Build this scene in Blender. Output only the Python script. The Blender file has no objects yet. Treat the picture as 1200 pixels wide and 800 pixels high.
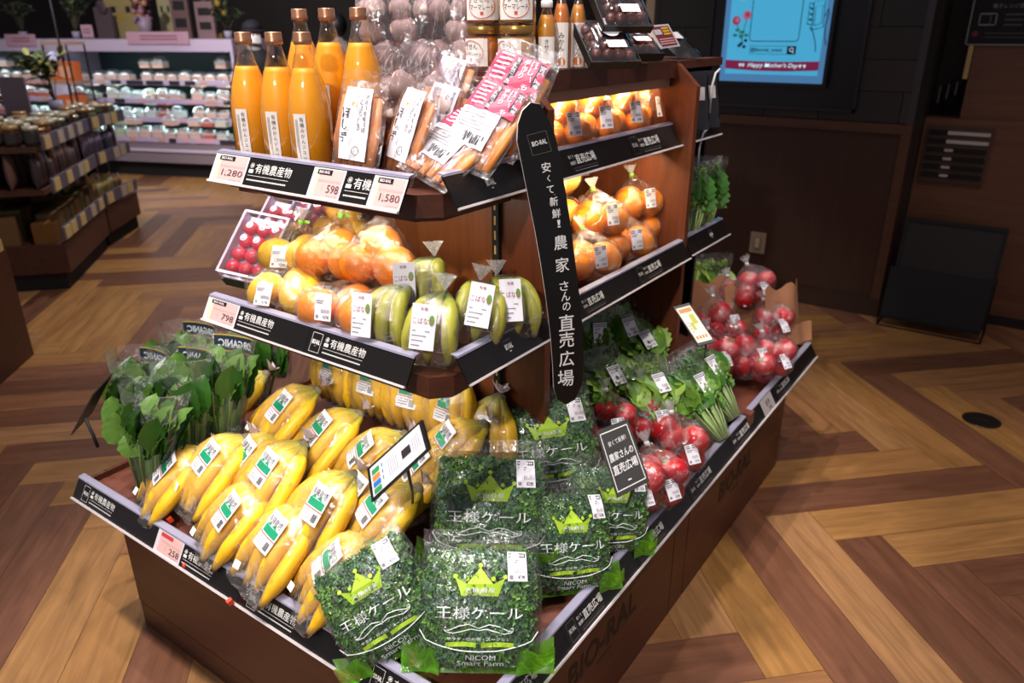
import bpy, bmesh, math, random
from mathutils import Vector as Vec, Matrix
R_ = random.Random(7)
PI = math.pi
sc = bpy.context.scene
COL = sc.collection
# ---------------------------------------------------------------- camera
CR = Matrix(((0.8162, 0.2179, -0.5351), (0.5778, -0.3131, 0.7538), (-0.0033, -0.9244, -0.3814)))
FPX = 886.6
CAMZ = 1.42
def _orth(m):
    x = m.col[0].normalized(); y = m.col[1]; y = (y - x * y.dot(x)).normalized(); return Matrix((x, y, x.cross(y))).transposed()
CR = _orth(CR)
cam_d = bpy.data.cameras.new('camera'); cam = bpy.data.objects.new('camera', cam_d); COL.objects.link(cam)
cam_d.sensor_width = 36; cam_d.lens = FPX / 1200 * 36
cm = Matrix((CR.col[0], -CR.col[1], -CR.col[2])).transposed().to_4x4()
cm.translation = (0, 0, CAMZ); cam.matrix_world = cm
cam_d.clip_start = 0.05
cam_d.dof.use_dof = True; cam_d.dof.focus_distance = 1.42; cam_d.dof.aperture_fstop = 4.0
sc.camera = cam
# pixel (1200x800 frame) -> point of the place on a known plane
def ray(px, py): return CR @ Vec((px - 600, py - 400, FPX))
def atZ(px, py, z): r = ray(px, py); return r * ((z - CAMZ) / r.z) + Vec((0, 0, CAMZ))
def atY(px, py, y): r = ray(px, py); return r * (y / r.y) + Vec((0, 0, CAMZ))
def atX(px, py, x): r = ray(px, py); return r * (x / r.x) + Vec((0, 0, CAMZ))
# ---------------------------------------------------------------- light
w = bpy.data.worlds.new('world'); sc.world = w; w.use_nodes = True
w.node_tree.nodes['Background'].inputs[0].default_value = (0.92, 0.88, 1.0, 1)
w.node_tree.nodes['Background'].inputs[1].default_value = 0.22
def spot(loc, tgt, power, col=(1, .93, .84), ang=70, rad=.06, blend=.5):
    d = bpy.data.lights.new('ceiling_spot', 'SPOT'); d.energy = power; d.color = col; d.spot_size = math.radians(ang)
    d.spot_blend = blend; d.shadow_soft_size = rad
    o = bpy.data.objects.new('ceiling_spot', d); COL.objects.link(o); o.location = loc
    o.rotation_euler = (Vec(tgt) - Vec(loc)).to_track_quat('-Z', 'Y').to_euler(); return o
def area(loc, tgt, power, sx, sy, col=(1, 1, 1), name='shelf_light'):
    d = bpy.data.lights.new(name, 'AREA'); d.shape = 'RECTANGLE'; d.size = sx; d.size_y = sy; d.energy = power; d.color = col
    o = bpy.data.objects.new(name, d); COL.objects.link(o); o.location = loc
    o.rotation_euler = (Vec(tgt) - Vec(loc)).to_track_quat('-Z', 'Y').to_euler(); return o
SPOTS = [((-1.75, .30, 4.2), (-1.25, .86, .6), 400, (1, .93, .9), 34),
         ((-.80, .20, 4.2), (-.85, .95, .6), 250, (1, .95, .95), 40),
         ((-.1, -1.6, 2.7), (-1.1, 1.15, .85), 230, (1, .93, .88), 34),
         ((-1.0, 1.9, 4.2), (-.6, 1.75, .5), 130, (1, .94, .9), 46),
         ((.3, 1.4, 3.6), (-.75, 1.75, .7), 95, (1, .92, .88), 34),
         ((-1.5, 1.05, 4.2), (.1, 1.3, 0), 300, (1, .9, .9), 58),
         ((.3, 2.6, 3.5), (.1, 2.8, 0), 60, (1, .88, .78), 75),
         ((-2.3, .4, 3.6), (-2.3, .3, 0), 100, (1, .9, .85), 80),
         ((-3.2, 2.0, 3.2), (-3.2, 2.0, 0), 85, (1, .9, .82), 95),
         ((-5.0, 3.4, 3.2), (-5.2, 3.4, 0), 190, (.95, .92, 1), 95),
         ((-2.6, 3.2, 3.2), (-2.8, 3.2, 0), 45, (1, .9, .85), 90),
         ((-5.8, 2.6, 2.8), (-7.3, 4.6, .7), 300, (1, .95, 1), 80),
         ((-5.0, 3.4, 2.8), (-6.2, 4.8, 1.3), 110, (1, .92, .88), 40)]  # extra spot added to brighten the far shoppers
for a in SPOTS: spot(*a)
sc.view_settings.view_transform = 'Standard'; sc.view_settings.look = 'None'
sc.view_settings.gamma = 1; sc.view_settings.use_curve_mapping = False; sc.view_settings.exposure = 0.0
sc.cycles.transparent_max_bounces = 24; sc.cycles.max_bounces = 8; sc.cycles.use_denoising = True
sc.cycles.sample_clamp_indirect = 4.0; sc.cycles.caustics_reflective = False; sc.cycles.caustics_refractive = False
# ---------------------------------------------------------------- materials
MATS = {}
def _new(name):
    m = bpy.data.materials.new(name); m.use_nodes = True; n = m.node_tree; return m, n, n.nodes['Principled BSDF']
def lin(c):
    return tuple((x / 12.92 if x <= .04045 else ((x + .055) / 1.055) ** 2.4) for x in c)
def hx(s): return lin(tuple(int(s[i:i + 2], 16) / 255 for i in (0, 2, 4)))
def mat(name, col, rough=.5, metal=0, emit=0, spec=None, var=0, vs=30, trans=0, coat=0):
    if name in MATS: return MATS[name]
    if isinstance(col, str): col = hx(col)
    m, n, b = _new(name)
    b.inputs['Base Color'].default_value = (*col, 1); b.inputs['Roughness'].default_value = rough; b.inputs['Metallic'].default_value = metal
    if spec is not None: b.inputs['Specular IOR Level'].default_value = spec
    if trans: b.inputs['Transmission Weight'].default_value = trans
    if coat: b.inputs['Coat Weight'].default_value = coat; b.inputs['Coat Roughness'].default_value = .1
    if emit: b.inputs['Emission Color'].default_value = (*col, 1); b.inputs['Emission Strength'].default_value = emit
    if var:
        tc = n.nodes.new('ShaderNodeTexCoord'); nz = n.nodes.new('ShaderNodeTexNoise'); nz.inputs['Scale'].default_value = vs; nz.inputs['Detail'].default_value = 4
        mx = n.nodes.new('ShaderNodeMixRGB'); mx.blend_type = 'MIX'
        mx.inputs[1].default_value = (*[c * (1 - var) for c in col], 1); mx.inputs[2].default_value = (*[min(1, c * (1 + var)) for c in col], 1)
        n.links.new(tc.outputs['Object'], nz.inputs['Vector']); n.links.new(nz.outputs['Fac'], mx.inputs[0]); n.links.new(mx.outputs[0], b.inputs['Base Color'])
    MATS[name] = m; return m
def ramp(n, stops):
    r = n.nodes.new('ShaderNodeValToRGB'); el = r.color_ramp.elements
    while len(el) > 1: el.remove(el[-1])
    for i, (p, c) in enumerate(stops):
        e = el[0] if i == 0 else el.new(p)
        e.position = p; e.color = (*c, 1) if len(c) == 3 else c
    return r
def wood(name, c0, c1, axis='Z', rough=.38, scale=1.0, coat=0):
    if name in MATS: return MATS[name]
    m, n, b = _new(name); b.inputs['Roughness'].default_value = rough
    tc = n.nodes.new('ShaderNodeTexCoord'); mp = n.nodes.new('ShaderNodeMapping')
    s = [26 * scale] * 3; s['XYZ'.index(axis)] = 1.6 * scale; mp.inputs['Scale'].default_value = s
    nz = n.nodes.new('ShaderNodeTexNoise'); nz.inputs['Scale'].default_value = 1.6; nz.inputs['Detail'].default_value = 8; nz.inputs['Roughness'].default_value = .65; nz.inputs['Distortion'].default_value = .6
    c0, c1 = hx(c0), hx(c1); r = ramp(n, [(.3, c0), (.7, c1)])
    bp = n.nodes.new('ShaderNodeBump'); bp.inputs['Strength'].default_value = .08; bp.inputs['Distance'].default_value = .002
    L = n.links.new
    L(tc.outputs['Object'], mp.inputs[0]); L(mp.outputs[0], nz.inputs['Vector']); L(nz.outputs['Fac'], r.inputs[0]); L(r.outputs[0], b.inputs['Base Color'])
    L(nz.outputs['Fac'], bp.inputs['Height']); L(bp.outputs[0], b.inputs['Normal'])
    MATS[name] = m; return m
def film(name='clear film', tint=(1, 1, 1), haze=.16, base=.06, sc_=22, rough=.12, streak=.75, hcol=(1, 1, 1)):
    """thin crinkled clear plastic: see-through, glossy, milky streaks painted along the creases as highlights"""
    if name in MATS: return MATS[name]
    m = bpy.data.materials.new(name); m.use_nodes = True; n = m.node_tree; n.nodes.clear(); L = n.links.new
    out = n.nodes.new('ShaderNodeOutputMaterial'); tc = n.nodes.new('ShaderNodeTexCoord')
    nz = n.nodes.new('ShaderNodeTexNoise'); nz.inputs['Scale'].default_value = sc_; nz.inputs['Detail'].default_value = 5; nz.inputs['Distortion'].default_value = 1.4
    nz2 = n.nodes.new('ShaderNodeTexNoise'); nz2.inputs['Scale'].default_value = sc_ * .45; nz2.inputs['Detail'].default_value = 3; nz2.inputs['Distortion'].default_value = 2.2
    mt = n.nodes.new('ShaderNodeMath'); mt.operation = 'SUBTRACT'; mt.inputs[1].default_value = .5
    ab = n.nodes.new('ShaderNodeMath'); ab.operation = 'ABSOLUTE'
    rp = ramp(n, [(0, (1, 1, 1)), (.010, (.3,) * 3), (.03, (0, 0, 0))])
    bp = n.nodes.new('ShaderNodeBump'); bp.inputs['Strength'].default_value = .6; bp.inputs['Distance'].default_value = .014
    gl = n.nodes.new('ShaderNodeBsdfGlossy'); gl.inputs['Roughness'].default_value = rough
    tr = n.nodes.new('ShaderNodeBsdfTransparent'); tr.inputs[0].default_value = (*tint, 1)
    df = n.nodes.new('ShaderNodeBsdfTranslucent'); df.inputs[0].default_value = (*hcol, 1)
    d2 = n.nodes.new('ShaderNodeBsdfDiffuse'); d2.inputs[0].default_value = (*hcol, 1)
    dm = n.nodes.new('ShaderNodeMixShader'); dm.inputs[0].default_value = .35
    m1 = n.nodes.new('ShaderNodeMixShader'); m2 = n.nodes.new('ShaderNodeMixShader')
    lw = n.nodes.new('ShaderNodeFresnel'); lw.inputs['IOR'].default_value = 1.42
    ml = n.nodes.new('ShaderNodeMath'); ml.operation = 'MULTIPLY'; ml.inputs[1].default_value = streak * .5  # strength of the white streaks painted in as wrinkle highlights
    ad = n.nodes.new('ShaderNodeMath'); ad.operation = 'ADD'; ad.inputs[1].default_value = haze * .5; ad.use_clamp = True
    fm = n.nodes.new('ShaderNodeMath'); fm.operation = 'MULTIPLY_ADD'; fm.inputs[1].default_value = .35; fm.inputs[2].default_value = base; fm.use_clamp = True
    L(tc.outputs['Object'], nz.inputs['Vector']); L(tc.outputs['Object'], nz2.inputs['Vector'])
    L(nz2.outputs['Fac'], mt.inputs[0]); L(mt.outputs[0], ab.inputs[0]); L(ab.outputs[0], rp.inputs[0])
    L(nz.outputs['Fac'], bp.inputs['Height']); L(bp.outputs[0], gl.inputs['Normal'])
    L(rp.outputs[0], ml.inputs[0]); L(ml.outputs[0], ad.inputs[0])
    L(df.outputs[0], dm.inputs[1]); L(d2.outputs[0], dm.inputs[2])
    L(ad.outputs[0], m1.inputs[0]); L(tr.outputs[0], m1.inputs[1]); L(dm.outputs[0], m1.inputs[2])
    L(lw.outputs[0], fm.inputs[0]); L(fm.outputs[0], m2.inputs[0]); L(m1.outputs[0], m2.inputs[1]); L(gl.outputs[0], m2.inputs[2])
    L(m2.outputs[0], out.inputs[0]); MATS[name] = m; return m
def clearp(name, tint=(1, 1, 1), refl=.08, rough=.05):
    """smooth clear rigid plastic / thin glass"""
    if name in MATS: return MATS[name]
    m = bpy.data.materials.new(name); m.use_nodes = True; n = m.node_tree; n.nodes.clear(); L = n.links.new
    out = n.nodes.new('ShaderNodeOutputMaterial'); gl = n.nodes.new('ShaderNodeBsdfGlossy'); gl.inputs['Roughness'].default_value = rough
    tr = n.nodes.new('ShaderNodeBsdfTransparent'); tr.inputs[0].default_value = (*tint, 1)
    lw = n.nodes.new('ShaderNodeLayerWeight'); lw.inputs[0].default_value = .35
    fm = n.nodes.new('ShaderNodeMath'); fm.operation = 'MULTIPLY_ADD'; fm.inputs[1].default_value = .6; fm.inputs[2].default_value = refl; fm.use_clamp = True
    mx = n.nodes.new('ShaderNodeMixShader')
    L(lw.outputs['Facing'], fm.inputs[0]); L(fm.outputs[0], mx.inputs[0]); L(tr.outputs[0], mx.inputs[1]); L(gl.outputs[0], mx.inputs[2]); L(mx.outputs[0], out.inputs[0])
    MATS[name] = m; return m
# ---------------------------------------------------------------- text
_TC = {}
def textmesh(s, bold=0.0, shear=0.0):
    k = (s, bold, shear)
    if k in _TC: return _TC[k]
    cu = bpy.data.curves.new('t', 'FONT'); cu.body = s; cu.size = 1; cu.offset = bold; cu.shear = shear; cu.resolution_u = 2; cu.fill_mode = 'FRONT'
    o = bpy.data.objects.new('t', cu); COL.objects.link(o)
    me = bpy.data.meshes.new_from_object(o.evaluated_get(bpy.context.evaluated_depsgraph_get()))
    v = [(p.co.x, p.co.y) for p in me.vertices]; f = [tuple(p.vertices) for p in me.polygons]
    bpy.data.objects.remove(o); bpy.data.curves.remove(cu); bpy.data.meshes.remove(me)
    if not v: v = [(0, 0)]; f = []
    x0 = min(p[0] for p in v); x1 = max(p[0] for p in v); y0 = min(p[1] for p in v); y1 = max(p[1] for p in v)
    _TC[k] = ([(a - x0, b - y0) for a, b in v], f, x1 - x0, y1 - y0); return _TC[k]
# ---------------------------------------------------------------- mesh builder
class MB:
    def __init__(s): s.v = []; s.f = []; s.m = []; s.s = []
    def add(s, v, f, mi=0, sm=False):
        b = len(s.v); s.v += [Vec(p) for p in v]
        for q in f: s.f.append(tuple(b + i for i in q)); s.m.append(mi); s.s.append(sm)
        return s
    def obox(s, o, ux, uy, uz, mi=0):
        o, ux, uy, uz = Vec(o), Vec(ux), Vec(uy), Vec(uz)
        v = [o + ux * a + uy * b + uz * c for c in (0, 1) for b in (0, 1) for a in (0, 1)]
        return s.add(v, [(0, 2, 3, 1), (4, 5, 7, 6), (0, 1, 5, 4), (2, 6, 7, 3), (0, 4, 6, 2), (1, 3, 7, 5)], mi)
    def box(s, x0, x1, y0, y1, z0, z1, mi=0): return s.obox((x0, y0, z0), (x1 - x0, 0, 0), (0, y1 - y0, 0), (0, 0, z1 - z0), mi)
    def prism(s, pts, vec, mi=0, sm=False):
        n = len(pts); vec = Vec(vec); v = [Vec(p) for p in pts] + [Vec(p) + vec for p in pts]
        s.add(v, [tuple(range(n))[::-1], tuple(range(n, 2 * n))], mi)
        return s.add(v, [(i, (i + 1) % n, n + (i + 1) % n, n + i) for i in range(n)], mi, sm)
    def quad(s, a, b, c, d, mi=0): return s.add([a, b, c, d], [(0, 1, 2, 3)], mi)
    def rect(s, o, ux, uy, w, h, mi=0):   # centred on o
        o, ux, uy = Vec(o), Vec(ux), Vec(uy)
        return s.quad(o - ux * w / 2 - uy * h / 2, o + ux * w / 2 - uy * h / 2, o + ux * w / 2 + uy * h / 2, o - ux * w / 2 + uy * h / 2, mi)
    def frame(s, o, ux, uy, w, h, t, mi=0):
        o, ux, uy = Vec(o), Vec(ux), Vec(uy)
        for k in (-1, 1): s.rect(o + uy * k * (h - t) / 2, ux, uy, w, t, mi); s.rect(o + ux * k * (w - t) / 2, ux, uy, t, h, mi)
        return s
    def tube(s, pts, rad, n=8, mi=0, cap=True, sm=True, up=None, shape=None):
        pts = [Vec(p) for p in pts]
        if not hasattr(rad, '__len__'): rad = [rad] * len(pts)
        rings = []; prev = None
        for i, p in enumerate(pts):
            t = (pts[min(i + 1, len(pts) - 1)] - pts[max(i - 1, 0)]).normalized()
            if prev is None:
                a = Vec(up) if up else (Vec((0, 0, 1)) if abs(t.z) < .9 else Vec((1, 0, 0)))
            else: a = prev
            a = (a - t * a.dot(t)).normalized(); prev = a; b = t.cross(a)
            rings.append([p + (a * math.cos(2 * PI * k / n) + b * math.sin(2 * PI * k / n)) * rad[i] * (shape[k] if shape else 1) for k in range(n)])
        v = [q for r in rings for q in r]; f = []
        for i in range(len(pts) - 1):
            for k in range(n): f.append((i * n + k, i * n + (k + 1) % n, (i + 1) * n + (k + 1) % n, (i + 1) * n + k))
        s.add(v, f, mi, sm)
        if cap: b = len(s.v) - len(v); s.f += [tuple(b + i for i in range(n))[::-1], tuple(b + len(v) - n + i for i in range(n))]; s.m += [mi, mi]; s.s += [False, False]
        return s
    def lathe(s, prof, n=20, c=(0, 0, 0), mi=0, M=None, sm=True, capb=True, capt=True):
        c = Vec(c); M = M or Matrix.Identity(3)
        v = [M @ Vec((r * math.cos(2 * PI * k / n), r * math.sin(2 * PI * k / n), z)) + c for r, z in prof for k in range(n)]
        f = [(i * n + k, i * n + (k + 1) % n, (i + 1) * n + (k + 1) % n, (i + 1) * n + k) for i in range(len(prof) - 1) for k in range(n)]
        s.add(v, f, mi, sm); b = len(s.v) - len(v)
        if capb: s.f.append(tuple(b + i for i in range(n))[::-1]); s.m.append(mi); s.s.append(False)
        if capt: s.f.append(tuple(b + len(v) - n + i for i in range(n))); s.m.append(mi); s.s.append(False)
        return s
    def ball(s, c, r, nu=14, nv=9, mi=0, M=None, fn=None):
        c = Vec(c); r = Vec((r, r, r)) if not hasattr(r, '__len__') else Vec(r); M = M or Matrix.Identity(3); v = []; f = []
        for j in range(nv + 1):
            th = PI * j / nv
            for i in range(nu):
                ph = 2 * PI * i / nu; d = Vec((math.sin(th) * math.cos(ph), math.sin(th) * math.sin(ph), math.cos(th)))
                k = fn(d) if fn else 1
                v.append(M @ Vec((d.x * r.x * k, d.y * r.y * k, d.z * r.z * k)) + c)
        for j in range(nv):
            for i in range(nu): f.append((j * nu + i, (j + 1) * nu + i, (j + 1) * nu + (i + 1) % nu, j * nu + (i + 1) % nu))
        return s.add(v, f, mi, True)
    def grid(s, fn, nu, nv, mi=0, sm=True):
        v = [fn(i / nu, j / nv) for j in range(nv + 1) for i in range(nu + 1)]
        return s.add(v, [(j * (nu + 1) + i, j * (nu + 1) + i + 1, (j + 1) * (nu + 1) + i + 1, (j + 1) * (nu + 1) + i) for j in range(nv) for i in range(nu)], mi, sm)
    def text(s, t, o, ux, uy, h, mi=0, w=None, bold=.0, al='c', vert=False, shear=0, fn=None):
        """writing of height h centred on o; w squeezes it to a width; vert stacks the characters"""
        o, ux, uy = (Vec(o), Vec(ux), Vec(uy)) if fn is None else (o, ux, uy)
        if vert:
            n = len(t)
            for i, ch in enumerate(t): s.text(ch, o - uy * (i - (n - 1) / 2) * h * 1.12, ux, uy, h * (.92 if ch not in '、。！!' else .5), mi, bold=bold)
            return s
        v, f, W, H = textmesh(t, bold, shear); k = h / max(H, .3) if H > .55 else h / .72; kx = k if w is None else w / max(W, 1e-4)
        off = {'c': -W / 2, 'l': 0, 'r': -W}[al]
        if fn: return s.add([fn(((a + off) * kx), (b - H / 2) * k) for a, b in v], f, mi)
        return s.add([o + ux * ((a + off) * kx) + uy * ((b - H / 2) * k) for a, b in v], f, mi)
    def xf(s, M):
        s.v = [M @ p for p in s.v]; return s
    def merge(s, o):
        b = len(s.v); s.v += o.v; s.f += [tuple(b + i for i in q) for q in o.f]; s.m += o.m; s.s += o.s; return s
    def mesh(s, name, mats):
        me = bpy.data.meshes.new(name); me.from_pydata([tuple(p) for p in s.v], [], s.f)
        for m in (mats if isinstance(mats, (list, tuple)) else [mats]): me.materials.append(m)
        me.polygons.foreach_set('material_index', s.m); me.polygons.foreach_set('use_smooth', s.s); me.update(); return me
    def build(s, name, mats, parent=None, world=False):
        if world and parent:
            q = parent; off = Vec((0, 0, 0))
            while q: off += Vec(q.location); q = q.parent
            s.v = [p - off for p in s.v]
        return link(name, s.mesh(name, mats), parent)
def link(name, me, parent=None):
    o = bpy.data.objects.new(name, me); COL.objects.link(o)
    if parent: o.parent = parent
    return o
def tag(o, label, cat, group=None, kind=None):
    o['label'] = label; o['category'] = cat
    if group: o['group'] = group
    if kind: o['kind'] = kind
    return o
def thing(name, label, cat, loc=(0, 0, 0), rot=(0, 0, 0), group=None):
    o = bpy.data.objects.new(name, None); COL.objects.link(o); o.empty_display_size = .05; o.location = loc
    if isinstance(rot, Matrix): o.rotation_euler = rot.to_euler()
    else: o.rotation_euler = rot if hasattr(rot, '__len__') else (0, 0, rot)
    return tag(o, label, cat, group)
def struct(name, mb, m):
    o = mb.build(name, m); o['kind'] = 'structure'; return o
def dup(root, loc, rot, label, group=None, s=None):
    r = root.copy(); COL.objects.link(r); r.location = loc
    if isinstance(rot, Matrix): r.rotation_euler = rot.to_euler()
    else: r.rotation_euler = rot if hasattr(rot, '__len__') else (0, 0, rot)
    r['label'] = label
    if s: r.scale = (s, s, s) if not hasattr(s, '__len__') else s
    if group: r['group'] = group
    for ch in list(root.children):
        c = ch.copy(); COL.objects.link(c); c.parent = r
        for g in list(ch.children):
            d = g.copy(); COL.objects.link(d); d.parent = c
    return r
def hull(pts, grow=.004, sub=2, noise=.003, seed=0, smooth=2):
    """a film drawn tight over points: convex hull, refined, relaxed and crinkled; returns an MB"""
    bm = bmesh.new()
    c = Vec((0, 0, 0))
    for p in pts: c += Vec(p)
    c /= len(pts)
    for p in pts:
        d = Vec(p) - c; bm.verts.new(Vec(p) + (d.normalized() * grow if d.length > 1e-6 else d))
    r = bmesh.ops.convex_hull(bm, input=bm.verts)
    bmesh.ops.delete(bm, geom=[g for g in set(r['geom_interior'] + r['geom_unused']) if isinstance(g, bmesh.types.BMVert)], context='VERTS')
    bmesh.ops.subdivide_edges(bm, edges=[e for e in bm.edges if e.calc_length() > .05], cuts=2, use_grid_fill=True)
    bmesh.ops.triangulate(bm, faces=bm.faces)
    for _ in range(sub - 1):
        bmesh.ops.subdivide_edges(bm, edges=[e for e in bm.edges if e.calc_length() > .018], cuts=1, use_grid_fill=True); bmesh.ops.triangulate(bm, faces=bm.faces)
    for _ in range(smooth): bmesh.ops.smooth_vert(bm, verts=bm.verts, factor=.4, use_axis_x=True, use_axis_y=True, use_axis_z=True)
    bm.normal_update(); rr = random.Random(seed); ph = [rr.uniform(0, 6) for _ in range(6)]
    for v in bm.verts:
        p = v.co * 90
        v.co += v.normal * (noise * (math.sin(p.x + 1.7 * p.y + ph[0]) + math.sin(1.3 * p.z - 1.9 * p.x + ph[1]) + math.sin(2.3 * p.y + p.z * 1.6 + ph[2])) / 2 + grow * .6)
    mb = MB(); bm.verts.index_update()
    mb.add([v.co.copy() for v in bm.verts], [tuple(v.index for v in f.verts) for f in bm.faces], 0, True); bm.free(); return mb
# ================================================================ setting
def floor_mat():
    m, n, b = _new('herringbone wood'); L = n.links.new; b.inputs['Roughness'].default_value = .36
    at = n.nodes.new('ShaderNodeAttribute'); at.attribute_name = 'tone'
    uv = n.nodes.new('ShaderNodeUVMap'); mp = n.nodes.new('ShaderNodeMapping'); mp.inputs['Scale'].default_value = (2.2, 34, 1)
    nz = n.nodes.new('ShaderNodeTexNoise'); nz.inputs['Scale'].default_value = 1; nz.inputs['Detail'].default_value = 7; nz.inputs['Roughness'].default_value = .65; nz.inputs['Distortion'].default_value = .8
    mp2 = n.nodes.new('ShaderNodeMapping'); mp2.inputs['Scale'].default_value = (3, 9, 1)
    nz2 = n.nodes.new('ShaderNodeTexNoise'); nz2.inputs['Scale'].default_value = 1.3; nz2.inputs['Detail'].default_value = 3; nz2.inputs['Distortion'].default_value = 1.5
    r = ramp(n, [(0, hx('684430')), (.22, hx('744d39')), (.42, hx('875c44')), (.55, hx('946847')), (.75, hx('a27742')), (1, hx('a57c56'))])
    mu = n.nodes.new('ShaderNodeMixRGB'); mu.blend_type = 'MULTIPLY'; mu.inputs[0].default_value = .8
    g = ramp(n, [(.28, (.52, .47, .42)), (.62, (1.08, 1.05, 1.0))])
    mu2 = n.nodes.new('ShaderNodeMixRGB'); mu2.blend_type = 'MULTIPLY'; mu2.inputs[0].default_value = .55
    g2 = ramp(n, [(.35, (.72, .66, .6)), (.65, (1.1, 1.06, 1.02))])
    bp = n.nodes.new('ShaderNodeBump'); bp.inputs['Strength'].default_value = .12; bp.inputs['Distance'].default_value = .002
    L(uv.outputs[0], mp.inputs[0]); L(uv.outputs[0], mp2.inputs[0]); L(mp.outputs[0], nz.inputs['Vector']); L(mp2.outputs[0], nz2.inputs['Vector'])
    L(at.outputs['Fac'], r.inputs[0]); L(nz.outputs['Fac'], g.inputs[0]); L(nz2.outputs['Fac'], g2.inputs[0])
    L(r.outputs[0], mu.inputs[1]); L(g.outputs[0], mu.inputs[2]); L(mu.outputs[0], mu2.inputs[1]); L(g2.outputs[0], mu2.inputs[2]); L(mu2.outputs[0], b.inputs['Base Color'])
    L(nz.outputs['Fac'], bp.inputs['Height']); L(bp.outputs[0], b.inputs['Normal']); return m
def make_floor():
    W = .15; n = 6; u0, v0 = -1.68, 1.265; s = math.sqrt(.5); rr = random.Random(21)
    vs = []; fs = []; tones = []; uvs = []
    TONE = {(0, 0, 0): .12, (0, 1, 0): .2, (0, -1, 0): .95, (0, -2, 0): .28, (0, -3, 0): .74, (1, -1, 0): .8, (1, -2, 0): .16, (1, -3, 0): .68, (1, -4, 0): .22, (1, 0, 0): .82, (1, 1, 0): .15, (0, -2, -1): .7, (0, -3, -1): .88, (0, -1, -1): .2, (1, -4, 1): .24, (1, -3, 1): .6}
    for k in range(-90, 90):
        for m in range(-10, 11):
            for q in (0, 1):
                if q == 0: a, b_, c, d = k + n * m, k + n + n * m, k - n * m, k + 1 - n * m
                else: a, b_, c, d = k + n * m, k + 1 + n * m, k + 1 - n * m, k + 1 + n - n * m
                cu, cv = u0 + (a + b_) / 2 * W, v0 + (c + d) / 2 * W; x, y = (cu + cv) * s, (cv - cu) * s
                t = rr.random(); off = rr.uniform(0, 50)
                t = rr.choice([.05, .1, .25, .35, .55, .6, .72, .8, .95]) + (t - .5) * .08
                t = TONE.get((q, k, m), t)
                if not (-12 < x < 1.6 and -.6 < y < 6.8): continue
                g = .0006; b0 = len(vs)
                for uu, vv in ((a * W + g, c * W + g), (b_ * W - g, c * W + g), (b_ * W - g, d * W - g), (a * W + g, d * W - g)):
                    U, V = u0 + uu, v0 + vv; vs.append(((U + V) * s, (V - U) * s, 0)); uvs.append((uu, vv + off) if q == 0 else (vv + off, uu + off * .37))
                fs.append((b0, b0 + 1, b0 + 2, b0 + 3)); tones += [max(0, min(1, t))]
    me = bpy.data.meshes.new('floor')
    nb = len(vs); vs += [(-12.1, -.8, -.004), (1.8, -.8, -.004), (1.8, 7, -.004), (-12.1, 7, -.004)]; fs.append((nb, nb + 1, nb + 2, nb + 3)); tones.append(0); uvs += [(0, 0)] * 4
    me.from_pydata(vs, [], fs); me.materials.append(floor_mat())
    A = me.attributes.new('tone', 'FLOAT', 'FACE'); A.data.foreach_set('value', tones)
    uvl = me.uv_layers.new(name='UVMap')
    for p in me.polygons:
        for li in p.loop_indices: uvl.data[li].uv = uvs[me.loops[li].vertex_index]
    me.update(); o = link('floor', me); o['kind'] = 'structure'
make_floor()
X3, Y3, Z3 = Vec((1, 0, 0)), Vec((0, 1, 0)), Vec((0, 0, 1))
BLK = mat('black', '17130f', .45); BLKM = mat('matt black', '080706', .75); WHT = mat('white', 'e9e6e2', .5); INK = mat('ink', '2b2326', .6)
wallp = wood('wall panel wood', '341c11', '3f2416', 'Z', .5); wallt = wood('wall trim wood', '4a2c1b', '573622', 'X', .45)
dark = mat('dark wall tile', '2a2420', .55, var=.35, vs=9); grout = mat('dark grout', '171310', .7)
# back wall with the screen: lower panelling, tiled upper part
wl = -2.0
struct('wall_back', MB().box(wl, -.6, 4.2, 4.34, 0, .955).box(wl, -.6, 4.2, 4.34, .955, 2.9, 1), [wallp, dark])
mb = MB(); rr = random.Random(3)
z = .99; row = 0
while z < 2.4:
    h = .145; x = wl - rr.uniform(0, .3)
    while x < -.6:
        L_ = rr.uniform(.28, .46); a, b = max(x, wl), min(x + L_, -.63)
        if b - a > .02: mb.box(a + .002, b - .002, 4.19 - rr.uniform(0, .004), 4.2, z + .002, z + h - .002, rr.randint(0, 2))
        x += L_
    z += h
struct('trim_1', mb, [mat('tile dark brown', '2b2420', .5, var=.3, vs=14), mat('tile umber', '302722', .55, var=.3, vs=12), mat('tile charcoal', '26221f', .5, var=.3, vs=16)])
struct('trim_2', MB().box(wl, -.6, 4.185, 4.2, .94, .985).box(-.645, -.6, 4.188, 4.2, .1, .94), wallt)
struct('baseboard_back', MB().box(wl, -.597, 4.186, 4.2, 0, .1), wood('baseboard wood', '2f1a10', '3a2216', 'X', .5))
struct('trim_3', MB().box(-.632, -.6, 4.186, 4.2, .985, 2.6), mat('steel corner bead', '4b474a', .4, .6))
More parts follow.
